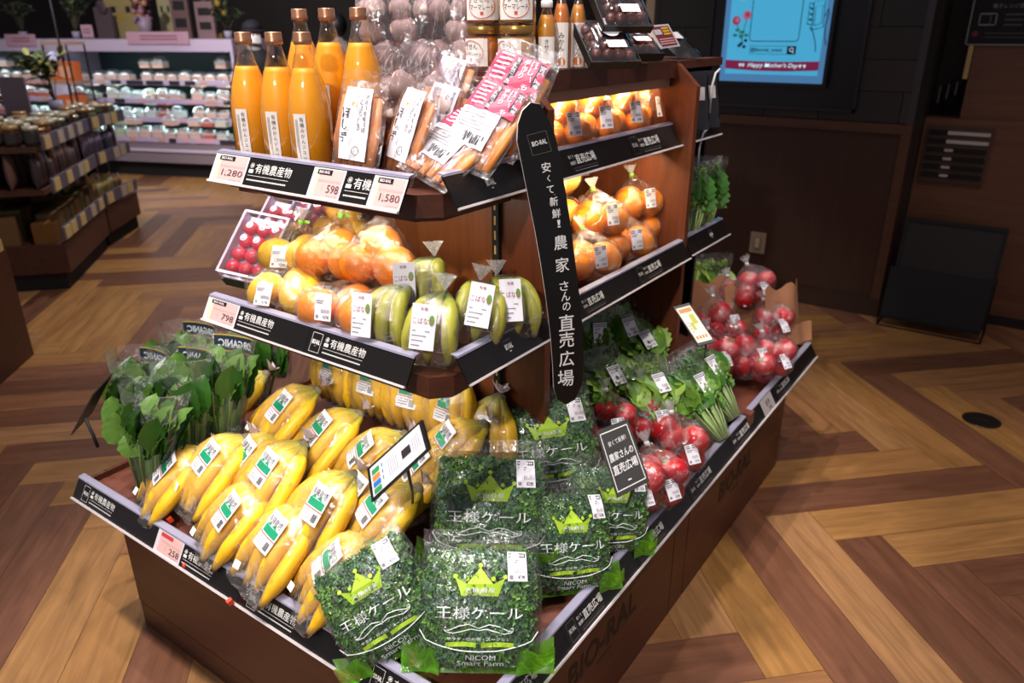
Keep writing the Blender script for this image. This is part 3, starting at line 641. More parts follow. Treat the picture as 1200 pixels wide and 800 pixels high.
def banana_label(fn, w=.054, h=.07):
    mb = MB(); mb.grid(lambda a, b: fn((a - .5) * w, (b - .5) * h, 0), 4, 3, 0, False); e = .0006
    q = lambda x0, y0, x1, y1, mi, e=.0006: mb.grid(lambda a, b: fn((x0 + (x1 - x0) * a) * w, (y0 + (y1 - y0) * b) * h, e), 3, 1, mi, False)
    mb.text('有機栽培', None, None, None, h * .2, 1, w=w * .84, bold=.006, fn=lambda a, b: fn(a, b + h * .27, e))
    q(-.4, -.1, .45, .1, 2); mb.add([fn(-.35 * w, .1 * h, e), fn(-.2 * w, .2 * h, e), fn(-.05 * w, .12 * h, e), fn(.15 * w, .2 * h, e), fn(.3 * w, .1 * h, e)], [(0, 1, 2), (2, 3, 4)], 2)
    q(-.5, -.16, .5, -.13, 3)
    for k in range(3): q(-.4, -.24 - k * .08, .1, -.215 - k * .08, 4)
    for k in range(6): q(.18 + k * .04, -.44, .2 + k * .04, -.22, 1)
    return mb
def make_bananas(seed, label, upright=False):
    rr = random.Random(seed); t = thing('banana_bag', label, 'bananas', group='bagged banana bunches on the tray')
    pts = []; n = 5
    for i in range(n):
        u = (i - (n - 1) / 2) / ((n - 1) / 2); lay = .0 if i % 2 == 0 else .012
        if upright: p0 = (u * .008, 0.005, .165); p1 = (u * .085, -.045 - lay, .11); p2 = (u * .05, .0, .0)
        else:
            j = lambda s: rr.uniform(-s, s)
            p0 = (u * .010, .088 + j(.002), .064 + j(.002)); p1 = (u * .075 + j(.006), .045 + j(.008), .112 + lay - abs(u) * .03); p2 = (u * .072 - .012 + j(.005), -.088 + j(.012) + abs(u) * .012, .018 + lay * .4)
        me, ps, rd = banana(p0, p1, p2, .0172); link('banana', me, t)
        for p, r_ in zip(ps, rd):
            for d in ((1, 0, 0), (-1, 0, 0), (0, 0, 1), (0, 0, -.8), (0, 1, 0), (0, -1, 0)): pts.append(p + Vec(d) * r_)
    cr = Vec((0, .008, .166)) if upright else Vec((0, .092, .066))
    MB().ball(cr, (.016, .011, .010), 10, 6).build('crown', mat('banana crown', '6a6148', .8, var=.3, vs=80), t)
    f = hull(pts, .002, 3, .0016, seed, 1).build('plastic_film', FILM, t)
    tail = MB(); c0 = cr + (Vec((0, .002, .008)) if upright else Vec((0, .012, .004)))
    for k in range(9):
        a = 2 * PI * k / 9; d = (Vec((math.cos(a), .4 * math.sin(a), .9)) if upright else Vec((math.cos(a), .6, .6 + .7 * math.sin(a)))).normalized()
        s_ = Vec((-math.sin(a), .3, math.cos(a))) * .007; tail.add([c0, c0 + d * .02 + s_, c0 + d * .028 - s_], [(0, 1, 2)])
    tail.build('gathered_end', mat('gathered film', 'b9a5a8', .3), t)
    if upright: fn = flat_label((.006, -.041, .1), (1, 0, .03), (0, .12, 1), (0, -1, .1), 2); banana_label(fn).build('label', BLM, t)
    else:
        a = rr.uniform(-.25, .25); fn = flat_label((.012 + rr.uniform(-.01, .014), .006, .094), (1, a, 0), (-a, 1, .45), (0, -.42, .9), 4); banana_label(fn).build('label', BLM, t)
        mb = MB(); fn2 = flat_label((-.016, -.068, .064), (1, .2, 0), (-.2, 1, .6), (0, -.5, .86)); mb.rect(fn2(0, 0, 0), (fn2(1, 0) - fn2(0, 0)), (fn2(0, 1) - fn2(0, 0)), .018, .014); mb.build('white_sticker', LABW, t)
        MB().box(-.018, -.010, -.118, -.108, .002, .012).build('red_clip', mat('clip red', 'e8432a', .5), t)
    return t
# ---- kale bags
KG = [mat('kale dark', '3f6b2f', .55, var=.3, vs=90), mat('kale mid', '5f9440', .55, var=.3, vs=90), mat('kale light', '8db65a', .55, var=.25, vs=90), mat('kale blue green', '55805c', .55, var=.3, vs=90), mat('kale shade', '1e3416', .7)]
def pillow(w, h, t, k=.75):
    """front/back surface of a filled bag: local x width, z height (0..h), -y front"""
    def S(u, v, side):
        x = (u - .5) * w; e = max(0, (1 - abs(2 * u - 1) ** 2.6)) ** .5 * max(0, (1 - abs(2 * v - 1) ** 2.8)) ** .5
        wr = .0022 * math.sin(u * 31 + v * 17) * math.sin(v * 23 - u * 9) * e ** .3
        return Vec((x * (.93 + .07 * math.sin(v * PI)), side * (t / 2 * e + wr), v * h))
    return S
def frill(mb, p, nrm, r, rr, mi):
    a = nrm.orthogonal().normalized(); b = nrm.cross(a); ph = rr.uniform(0, 6); m = 9; vs = [p]
    for i in range(m):
        q = 2 * PI * i / m + ph; d = (a * math.cos(q) + b * math.sin(q)); vs.append(p + d * r * rr.uniform(.7, 1.15) + nrm * r * (.75 if i % 2 else -.35) * rr.uniform(.5, 1.2))
    mb.add(vs, [(0, i, i % m + 1) for i in range(1, m + 1)], mi)
PW = mat('print white', 'dfe4df', .5); PG = mat('print lime', 'a6c92f', .5); PLG = mat('print leaf green', '5fae1e', .4)
def make_kale(seed, label, w=.215, h=.21, t=.09):
    rr = random.Random(seed); o = thing('kale_bag', label, 'kale', group='bags of curly kale'); S = pillow(w, h, t)
    Si = pillow(w * .93, h * .93, t * .86); mb = MB()
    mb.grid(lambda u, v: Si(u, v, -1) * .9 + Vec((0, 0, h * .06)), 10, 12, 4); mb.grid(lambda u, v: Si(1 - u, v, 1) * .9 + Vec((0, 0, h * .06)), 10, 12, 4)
    for i in range(2000):
        u, v = rr.uniform(.03, .97), rr.uniform(.03, .97); sd = -1 if rr.random() < .8 else 1
        p = Si(u, v, sd) + Vec((0, 0, h * .035)); n = Vec((rr.uniform(-1.3, 1.3), sd * 1.0, rr.uniform(-1.3, 1.3))).normalized()
        cl = math.sin(u * 9 + seed) + math.sin(v * 11 + u * 5 + seed * 2); mi = rr.choice((0, 0, 1, 1, 2) if cl > .2 else (0, 0, 1, 3, 3)) if v > .3 else rr.choice((0, 0, 0, 1, 3))
        frill(mb, p - Vec((0, sd * rr.uniform(-.004, .009), 0)), n, rr.uniform(.0035, .0085), rr, mi)
    for i in range(5):
        x = (i - 2) * w * .1; mb.tube([(x * .5, 0, h * .06), (x, -.012, h * .3), (x * 1.6, -.02, h * .55)], [.004, .003, .002], 6, 2)
    mb.build('kale_leaves', KG, o)
    fm = MB().grid(lambda u, v: S(u, v, -1), 16, 18).grid(lambda u, v: S(1 - u, v, 1), 16, 18)
    fm.grid(lambda u, v: Vec(((u - .5) * w * .95, .003 * math.sin(u * 14), h + v * .022)), 12, 2); fm.build('plastic_bag', FILM2, o)
    # print
    mb = MB(); F = lambda a, b, e=.0015: (lambda p: Vec((p.x, p.y - e, p.z)))(S(min(.985, max(.015, .5 + a / w)), min(.985, max(.015, b / h)), -1))
    def T(s_, x, z, hh, ww, mi=0, bold=.0): mb.text(s_, None, None, None, hh, mi, w=ww, bold=bold, fn=lambda a, b: F(x + a, z + b))
    def line(ps, r=.0008, mi=0): mb.tube([F(a, b, .002) for a, b in ps], r, 4, mi)
    T('王様ケール', 0, h * .46, .02, w * .68); T('サラダ・炒め物・スープなど', 0, h * .265, .0055, w * .5, 0, .0); T('NICOM', .004, h * .125, .008, w * .24); T('Smart Farm', .004, h * .08, .008, w * .38)
    for sx in (-1, 1): line([(sx * a * w, b * h) for a, b in ((.0, .345), (.08, .375), (.16, .36), (.235, .325), (.27, .33), (.265, .35), (.25, .345))]); line([(sx * a * w, b * h) for a, b in ((.0, .33), (.06, .34), (.12, .325), (.2, .305), (.255, .315), (.27, .33))])
    for x0, x1 in ((-.26, -.02), (.02, .28)): mb.grid(lambda a, b: F((x0 + (x1 - x0) * a) * w, h * (.2 + .035 * b + .01 * math.sin(a * 3))), 5, 1, 1, False)
    line([((-.47 + .94 * i / 20) * w, h * (.17 + .10 * abs(-1 + 2 * i / 20) ** 2.2 + (.05 if i in (0, 20) else 0))) for i in range(21)], .001)
    cz = h * .66; cw = w * .2
    crown = [(-1, .34), (-.72, -.35), (.72, -.35), (1, .34), (.52, .1), (.0, .72), (-.52, .1)]
    mb.add([F(a * cw, cz + b * cw) for a, b in crown], [(0, 1, 6), (6, 1, 2, 4), (4, 2, 3), (6, 4, 5)], 1)
    for a, b in ((-1, .38), (0, .8), (1, .38), (-.52, .3), (.52, .3)): mb.add([F(a * cw + .004 * math.cos(q), cz + b * cw + .004 * math.sin(q)) for q in [i * PI / 4 for i in range(8)]], [tuple(range(8))], 1)
    mb.text('大阪府産', None, None, None, .008, 0, w=cw * 1.2, bold=.0, fn=lambda a, b: F(a, cz - cw * .12 + b, .0022))
    mb.build('bag_print', [PW, PG], o)
    # green printed hem whose corners stick out
    gm = MB()
    for sx in (-1, 1):
        gm.grid(lambda a, b: Vec((sx * (w * .30 + a * (w * .30)), -.022 - .02 * math.sin(a * 3) * b + .008 * a, -.004 + b * (.03 + .03 * a) * (1.1 - .75 * a) + .02 * a + .006 * math.sin(a * 8) * b)), 8, 4)
        gm.grid(lambda a, b: Vec((sx * (w * .30 + a * (w * .30)), -.008 + .012 * b, .0 + b * (.028 + .03 * a))), 6, 3)
    gm.grid(lambda a, b: Vec(((a - .5) * w * .8, -.016 + .01 * b, b * .02)), 8, 2); gm.build('green_hem', film('green hem film', tint=(.35, .8, .08), haze=.9, base=.05, hcol=(.28, .72, .03)), o)
    mb = MB(); sticker(mb, lambda a, b, e=0: F(w * .30 + a, h * .82 + b, .003 + e), .034, .048); mb.build('price_sticker', SM, o)
    return o
# ---- leaves
def leaf(mb, p0, d, up, L_, W_, mi=0, curl=.3, ruf=0, stem=0, smi=1, rr=R_, nu=4, nv=6, tip=1.0):
    d = d.normalized(); sd = d.cross(up).normalized(); up = sd.cross(d); ph = rr.uniform(0, 6)
    if stem: mb.tube([p0, p0 + d * stem * .5 + up * stem * .03, p0 + d * stem], [.0025, .0022, .0016], 5, smi); p0 = p0 + d * stem
    def fn(a, b):
        y = b; x = (a - .5) * 2; ww = W_ * .5 * (max(0, math.sin(min(1, y * .97 + .03) ** (.75 * tip) * PI)) ** .55 + .03)
        z = -curl * L_ * y * y + abs(x) * ww * .5 + ruf * math.sin(y * 26 + ph + x * 4) * abs(x)
        return p0 + d * (y * L_ * (1 - .15 * curl)) + sd * (x * ww) + up * z
    mb.grid(fn, nu, nv, mi)
SPG = [mat('spinach leaf', '2b5218', .33, var=.4, vs=40), mat('spinach stem', '5a6d30', .4), mat('spinach pale', '5a8030', .36, var=.25, vs=40)]
LTG = [mat('lettuce leaf', '648c2e', .4, var=.3, vs=50), mat('lettuce stem', '9db56c', .45), mat('lettuce pale', '93b24a', .42, var=.25, vs=50), mat('lettuce dark', '3f7326', .42, var=.3, vs=50)]
def make_spinach(seed, label):
    rr = random.Random(seed); o = thing('spinach_bag', label, 'spinach', group='bags of organic spinach'); mb = MB(); pts = []
    for i in range(48):
        a = rr.uniform(-1, 1); b = rr.uniform(-1, 1); p = Vec((a * .03, b * .022, .005)); d = Vec((a * .27, b * .2 - .03, 1)); L_ = rr.uniform(.062, .082); st_ = rr.uniform(.08, .135)
        up = Vec((rr.uniform(-1, 1), -1.2, rr.uniform(-.2, .6))); leaf(mb, p, d, up, L_, rr.uniform(.052, .07), rr.choice((0, 0, 2)), rr.uniform(-.1, .5), .003, st_, 1, rr, 4, 9)
    for i in range(46):
        a = 2 * PI * i / 46; x, y = math.cos(a), math.sin(a); k = rr.uniform(.85, 1)
        mb.tube([(x * .03 * k, y * .016 * k, .004), (x * .045 * k, y * .027 * k, .06), (x * .055 * k, y * .036 * k, rr.uniform(.1, .13))], [.006, .0055, .003], 5, rr.choice((1, 2, 0)))
    mb.build('spinach_leaves', SPG, o)
    fm = MB()
    fm.grid(lambda u, v: Vec(((u - .5) * (.085 + .075 * v ** .7), -(.022 + .036 * v) * max(0, 1 - abs(2 * u - 1) ** 2.5) ** .5 + .003 * math.sin(u * 20 + v * 13), v * .232)), 14, 14)
    fm.grid(lambda u, v: Vec(((.5 - u) * (.085 + .075 * v ** .7), (.022 + .036 * v) * max(0, 1 - abs(2 * u - 1) ** 2.5) ** .5 + .003 * math.sin(u * 17 + v * 11), v * .232)), 14, 14); fm.build('plastic_bag', FILM, o)
    mb = MB(); F = lambda a, b, e=0: Vec((a, (.016 + .034 * .9) * max(.02, 1 - abs(a / .07) ** 2.5) ** .5 + .006 + e, b))
    mb.grid(lambda a, b: F((a - .5) * .105, .19 + b * .034), 8, 1, 0, False); mb.text('ORGANIC', None, None, None, .018, 1, w=.088, bold=.03, fn=lambda a, b: F(-a, .207 + b, .001))
    mb.text('ORGANIC', None, None, None, .018, 1, w=.088, bold=.03, fn=lambda a, b: F(-a, .207 + b, -.001))
    for k in (0, 1): mb.grid(lambda a, b: F((a - .5) * .105, .188 + k * .036 + b * .003), 8, 1, 2, False)
    mb.build('brand_band', [mat('band navy', '1f2a3a', .45), mat('band print', 'c9ced2', .5), mat('band gold', 'b9a13a', .45)], o); return o
def make_greens(seed, label, L_=.2, light=True, name='leafy_greens_bag', cat='leafy greens', w=.15, stick=1):
    rr = random.Random(seed); o = thing(name, label, cat, group='bagged leafy greens on the side tray'); mb = MB()
    for i in range(60):
        a, b = rr.uniform(-1, 1), rr.uniform(-1, 1); st_ = L_ * rr.uniform(.35, .6); d = Vec((a * .38, b * .22, 1))
        leaf(mb, Vec((a * .02, b * .016, 0)), d, Vec((rr.uniform(-1, 1), -1.2, rr.uniform(-.3, .3))), L_ * rr.uniform(.3, .5), w * rr.uniform(.22, .42), rr.choice((0, 2, 2, 0) if light else (0, 3, 3, 0)), rr.uniform(.1, .8), .007, st_, 1, rr, 4, 8)
    for i in range(680):
        a = rr.uniform(-1, 1); z = L_ * rr.uniform(.2, .98); x = a * w * .42 * (z / L_) ** .6; sd = -1 if rr.random() < .8 else 1
        frill(mb, Vec((x, sd * .035 * (z / L_) * (1 - a * a) ** .5, z)), Vec((rr.uniform(-1, 1), sd, rr.uniform(-1, 1))).normalized(), rr.uniform(.004, .009), rr, rr.choice((0, 2, 2, 0) if light else (0, 3, 3, 0)))
    mb.build('leaves', LTG, o); fm = MB(); H = L_ * 1.08
    for sd in (-1, 1):
        fm.grid(lambda u, v: Vec((sd * (u - .5) * (.06 + w * .85 * v ** .8), -sd * (.02 + .03 * v) * max(0, 1 - abs(2 * u - 1) ** 2.5) ** .5 * sd * sd + .003 * math.sin(u * 20 + v * 13), v * H)), 12, 14)
    fm.build('plastic_bag', FILM2, o)
    if stick:
        mb = MB(); sticker(mb, lambda a, b, e=0: Vec((.012 + a, -.05 - e - .2 * (a * a), L_ * .68 + b)), .038, .05, '¥198'); mb.build('price_sticker', SM, o)
    return o
# ---- round fruit
def fruit_mat(name, c0, c1, rough=.35, bump=.25, bs=160):
    m, n, b = _new(name); L = n.links.new; b.inputs['Roughness'].default_value = rough; tc = n.nodes.new('ShaderNodeTexCoord')
    nz = n.nodes.new('ShaderNodeTexNoise'); nz.inputs['Scale'].default_value = 14; nz.inputs['Detail'].default_value = 3; r = ramp(n, [(.3, hx(c0)), (.7, hx(c1))])
    n2 = n.nodes.new('ShaderNodeTexNoise'); n2.inputs['Scale'].default_value = bs; bp = n.nodes.new('ShaderNodeBump'); bp.inputs['Strength'].default_value = bump; bp.inputs['Distance'].default_value = .002
    L(tc.outputs['Object'], nz.inputs['Vector']); L(tc.outputs['Object'], n2.inputs['Vector']); L(nz.outputs['Fac'], r.inputs[0]); L(r.outputs[0], b.inputs['Base Color']); L(n2.outputs['Fac'], bp.inputs['Height']); L(bp.outputs[0], b.inputs['Normal']); return m
ORG = fruit_mat('orange peel', 'e2790f', 'ef8f1c'); YEL = fruit_mat('yellow peel', 'eeb01f', 'f3c03a'); MAND = fruit_mat('mandarin peel', 'e0720f', 'ea8418', .3); TOM = fruit_mat('tomato skin', 'b0141c', 'c4242a', .18, .02)
GARL = fruit_mat('garlic skin', 'b39c90', 'd2beb2', .5, .3, 60)
def fruit(c, r, m, name, parent, sq=.9, M=None, calyx=False):
    mb = MB(); mb.ball(c, (r, r, r * sq), 16, 10, 0, M, lambda d: 1 - .07 * max(0, d.z - .86) * 7 + (.025 * math.cos(5 * math.atan2(d.y, d.x)) * (1 - abs(d.z)) if calyx else 0))
    o = mb.build(name, m, parent)
    if calyx:
        M = M or Matrix.Identity(3); cm_ = MB(); top = Vec(c) + M @ Vec((0, 0, r * sq * .96))
        for k in range(5):
            a = 2 * PI * k / 5; d = M @ Vec((math.cos(a), math.sin(a), .15)); s_ = M @ Vec((-math.sin(a), math.cos(a), 0)); cm_.add([top - s_ * .002, top + d * r * .42, top + s_ * .002], [(0, 1, 2)])
        cm_.build('calyx', mat('calyx green', '4c7a2a', .5), o)
    return o
def fruit_bag(seed, label, cat, spots, r, m, name, fname, group, fm=FILM, tie='c', tail=(0, 0, 1), stk=None, calyx=False, tiecol='7fc23a', paper=False, grow=.004):
    rr = random.Random(seed); o = thing(name, label, cat, group=group); pts = []
    for c in spots:
        c = Vec(c); M = Matrix.Rotation(rr.uniform(-.9, .9), 3, 'X') @ Matrix.Rotation(rr.uniform(-.9, .9), 3, 'Y'); ri = r * rr.uniform(.96, 1.04); fruit(c, ri, m, fname, o, .9, M, calyx)
        for k in range(20):
            z = rr.uniform(-1, 1); a = rr.uniform(0, 6.28); q = (1 - z * z) ** .5; pts.append(c + Vec((q * math.cos(a), q * math.sin(a), z)) * ri * 1.04)
        for d in ((1, 0, 0), (-1, 0, 0), (0, 1, 0), (0, -1, 0), (0, 0, 1), (0, 0, -.92)): pts.append(c + Vec(d) * ri * 1.03)
    top = max(pts, key=lambda p: Vec(p).dot(Vec(tail))); cen = sum((Vec(s_) for s_ in spots), Vec((0, 0, 0))) / len(spots); tl = Vec(tail).normalized()
    neck = cen + tl * ((Vec(top) - cen).dot(tl) + .022)
    if tie: pts += [neck + tl.orthogonal().normalized() * .006, neck - tl.orthogonal().normalized() * .006]
    hull(pts, grow, 3, .002, seed, 1).build('plastic_bag', fm, o)
    if tie:
        tm = MB(); b1 = tl.orthogonal().normalized(); b2 = tl.cross(b1)
        for k in range(10):
            a = 2 * PI * k / 10; d = (b1 * math.cos(a) + b2 * math.sin(a)) * .6 + tl; s_ = (b2 * math.cos(a) - b1 * math.sin(a)) * .006
            tm.add([neck - tl * .004, neck + d * .026 + s_, neck + d * rr.uniform(.026, .036), neck + d * .026 - s_], [(0, 1, 2, 3)])
        tm.build('gathered_end', film('tuft film', haze=.7, base=.1, sc_=60), o)
        MB().tube([neck - tl * .005, neck + tl * .005], .0065, 8).obox(neck - b1 * .004, b1 * .022, tl * .006, b2 * .004).build('bag_tie', mat('tie ' + tiecol, tiecol, .45), o)
    if stk:
        c, n, w_, h_, pr, hd = stk; n = Vec(n).normalized(); ux = Vec((-n.y, n.x, 0)).normalized(); ux = ux if ux.length > .1 else Vec((1, 0, 0)); uy = n.cross(ux); uy = uy if uy.z > 0 else -uy
        if ux.cross(uy).dot(n) < 0: ux = -ux
        mb = MB(); sticker(mb, flat_label(c, ux, uy, n, 3), w_, h_, pr, hd); mb.build('price_sticker', SM, o)
    return o
# ================================================================ goods on the tray
def dz(p, lift=0): return Vec((p.x, p.y, deck(p.x, p.y) + lift))
protos = {}
def place(kind, make, seeds, i, label, loc, rot, s=None):
    """first use of a variant builds it, later uses copy it"""
    sd = seeds[i % len(seeds)]; k = (kind, sd)
    if k not in protos: o = protos[k] = make(sd, label); o.location = loc; o.rotation_euler = rot.to_euler(); o.scale = s if hasattr(s, '__len__') else (s or 1,) * 3; return o
    return dup(protos[k], loc, rot, label, None, s or 1)
BP = [  # centre pixel, yaw, lift, label
 (212, 563, -4, .0, 'bagged banana bunch at the left end of the front row, against the spinach'),
 (258, 552, 8, .02, 'bagged banana bunch second from the spinach in the front row'),
 (283, 612, -6, .0, 'bagged banana bunch overhanging the rail right of the pink price card'),
 (335, 640, 6, .01, 'bagged banana bunch in the middle of the front row'),
 (402, 676, -10, .0, 'bagged banana bunch at the right end of the front row, touching the lowest kale'),
 (285, 480, 0, .0, 'bagged banana bunch in the second row right behind the spinach bags'),
 (340, 490, -6, .025, 'bagged banana bunch of the second row lying below the shelf logo box'),
 (388, 520, -4, .02, 'bagged banana bunch in the centre of the pile, just left of the white tilted sign'),
 (438, 545, -12, .02, 'bagged banana bunch directly behind the white tilted sign'),
 (328, 562, 10, .035, 'bagged banana bunch wedged between the front and second rows'),
 (385, 600, 4, .035, 'bagged banana bunch behind the front row, below the white sign'),
 (452, 612, -8, .02, 'bagged banana bunch directly left of the upper kale bag, behind the tilted kale'),
 (500, 560, -10, .01, 'bagged banana bunch behind the white sign and beside the kale'),
 (300, 548, 4, .0, 'bagged banana bunch in the gap behind the second front-row bunch'), (425, 590, -6, .0, 'bagged banana bunch low below the white tilted sign'),
 (535, 535, -14, .03, 'bagged banana bunch just above the upper kale bag, in front of the upright back row')]
for i, (px, py, yw, lf, lb) in enumerate(BP):
    p = on_deck(px, py, .05 + lf); place('banana', make_bananas, (1, 2, 3, 4), i, lb, dz(p, .004 + lf), rotm(yw - 20, -20 if lf < .03 else -24), 1.1)
UP = [(388, 452, 'upright banana bag at the left of the back row under the middle shelf'), (432, 470, 'upright banana bag second in the back row, green label facing out'),
      (478, 492, 'upright banana bag third in the back row, half behind the white sign'), (523, 505, 'upright banana bag under the shelf corner, fourth in the back row'), (566, 512, 'upright banana bag at the right of the back row by the slotted post')]
for i, (px, py, lb) in enumerate(UP):
    p = atY(px, py, 1.12); place('bananau', lambda s, l: make_bananas(s, l, True), (11, 12), i, lb, (p.x, 1.13, deck(p.x, 1.13) - .002), rotm(6 * (i % 3 - 1), 14), 1.05)
KP = [((560, 795), 38, 38, 3, 'kale bag at the front corner with its lime crown facing out', 1.0), ((478, 776), 30, 30, -34, 'kale bag tilted to the left beside the front bananas', .95),
      ((572, 680), 36, 32, 2, 'kale bag standing behind the crowned front bag, sticker at its top right', 1.08), ((652, 600), 40, 30, -6, 'topmost kale bag, at the back under the tall black sign', 1.05),
      ((664, 700), 62, 30, 12, 'kale bag seen from its side to the right of the front bags', .95), ((708, 655), 60, 24, 14, 'kale bag behind the small black chalk sign', .92)]
for i, (c, yw, ln, rl, lb, s) in enumerate(KP):
    p = on_deck(c[0], c[1], .004); place('kale', make_kale, (5, 6), i, lb, dz(p, .006), rotm(yw, ln, rl), s)
SPN = [((182, 582), -8, 12, 'spinach bag at the front left corner of the tray'), ((222, 536), 2, 8, 'spinach bag behind the front corner one, second of the left edge'), ((262, 520), 4, 10, 'shiny spinach bag against the first bananas'),
       ((172, 522), -6, 6, 'spinach bag at the tray edge beside the dark hanging card'), ((230, 482), 2, 4, 'spinach bag third along the left tray edge'), ((300, 470), 2, 6, 'dark olive spinach bag under the left end of the middle shelf'), ((325, 440), 0, 4, 'spinach bag furthest back under the middle shelf')]
for i, (c, yw, ln, lb) in enumerate(SPN):
    p = on_deck(c[0], c[1], .004); place('spinach', make_spinach, (1, 2), i, lb, dz(p, .003), rotm(yw + (10 if i < 5 else 0), ln, 0), 1.12)
GRN = [((738, 520), 72, 46, 0, True, 'light lettuce bag beside the bottom of the tall black sign'), ((788, 535), 72, 48, 4, True, 'frilly mustard greens bag in the middle of the side tray, next to the front tomatoes'), ((845, 524), 70, 50, -4, False, 'dark leafy bag lying low by the side rail'),
       ((858, 500), 70, 48, -8, False, 'long green leaf bag leaning beside the wooden divider'), ((775, 470), 68, 44, -6, True, 'leafy bag below the lower side shelf, right of the lettuce'), ((832, 372), 60, 8, 0, True, 'pale head lettuce bag behind the paper bags of tomatoes'), ((690, 460), 60, 20, 6, False, 'dark leafy bag half hidden behind the tall black sign'),
       ((745, 455), 66, 34, -4, True, 'lettuce bag at the back against the cross panel, under the side shelf')]
for i, (c, yw, ln, rl, lt, lb) in enumerate(GRN):
    p = on_deck(c[0], c[1], .004); place('greens%d' % lt, lambda s, l: make_greens(s, l, .21, lt), (7, 8) if lt else (9,), i, lb, dz(p, .004), rotm(yw, ln, rl), 1.05)
TOMG = 'bags of tomatoes on the side tray'
T3 = [(-.037, 0, .037), (.038, .004, .038), (.0, .014, .096)]; T4 = T3 + [(.005, -.058, .04), (-.048, .05, .07)]; T3 = T3 + [(.03, -.04, .092)]
def tom(c, yw, lb, spots=T3, r=.0365, sx=-.02, ln=20, lift=0):
    p = on_deck(c[0], c[1], .03 + lift); o = fruit_bag(hash(lb) % 97 if False else len(lb), lb, 'tomatoes', spots, r, TOM, 'tomato_bag', 'tomato', TOMG, FILM2, 'c', (0, .3, 1), ((.0, -.072, .066), (.1, -1, .3), .034, .046, '¥298', True), True, 'd9d4d6')
    o.location = dz(p, .002 + lift); o.rotation_euler = rotm(yw, ln).to_euler(); return o
tom((766, 516), 50, 'tomato bag in the front pile, just right of the black chalk sign', T4); tom((797, 552), 55, 'tomato bag at the side rail with a large price sticker'); tom((772, 590), 60, 'lowest tomato bag of the front pile, resting by the rail'); tom((742, 602), 58, 'tomato bag behind and below the black chalk sign', T3); tom((716, 520), 50, 'pinkish tomato bag between the top kale and the chalk sign', r=.029)
tom((850, 400), 55, 'tomato bag leaning against the brown paper, left of the paper bags', T4); tom((880, 440), 60, 'tomato bag lowest by the rail at the far end', T4); tom((838, 440), 55, 'tomato bag under the tilted orange card', T3); tom((905, 440), 62, 'tomato bag close to the far end of the side rail', T3); tom((905, 400), 60, 'tomato bag in brown paper at the far right corner', T3); tom((862, 365), 58, 'upper tomato bag in front of the brown paper sheet', T3, lift=.07); tom((885, 352), 58, 'topmost tomato bag at the far back of the side tray', lift=.12)
# brown paper bags around the far tomatoes
pap = mat('brown paper', 'b07a56', .75, var=.2, vs=20)
for i, (c, yw, w_, h_, lb) in enumerate([((845, 385), 58, .24, .17, 'brown paper sheet standing behind the upper tomatoes'), ((880, 400), 62, .17, .18, 'crumpled brown paper bag beside the far tomatoes'), ((925, 412), 66, .16, .2, 'open brown paper bag at the far corner of the side tray')]):
    p = on_deck(c[0], c[1], .0); o = thing('paper_bag', lb, 'paper bag', dz(p, .004), rotm(yw, 12), 'brown paper bags')
    MB().grid(lambda a, b: Vec(((a - .5) * w_ * (1 + .15 * b), .03 - .012 * math.sin(a * 9 + i) * b - .02 * math.sin(a * PI), b * h_ + .012 * math.sin(a * 14) * b)), 12, 6).build('back_sheet', pap, o)
    MB().grid(lambda a, b: Vec(((a - .5) * w_, -.02 - .006 * math.sin(a * 11 + i), b * h_ * .35)), 12, 3).build('front_fold', pap, o)
# wooden dividers on the side tray
for c, lb in (((718, 640), 'short wooden divider block between kale and tomatoes at the side rail'), ((876, 484), 'short wooden divider block between leafy greens and far tomatoes')):
    p = on_deck(c[0], c[1], .03); o = thing('tray_divider', lb, 'divider', dz(p), 0, 'wooden tray dividers'); MB().box(-.07, .015, -.015, .015, -.012, .035).build('block', deckw, o)
# ================================================================ goods on the shelves and the top
USZ, MSZ = UZ - .034, MZ - .035      # shelf board tops
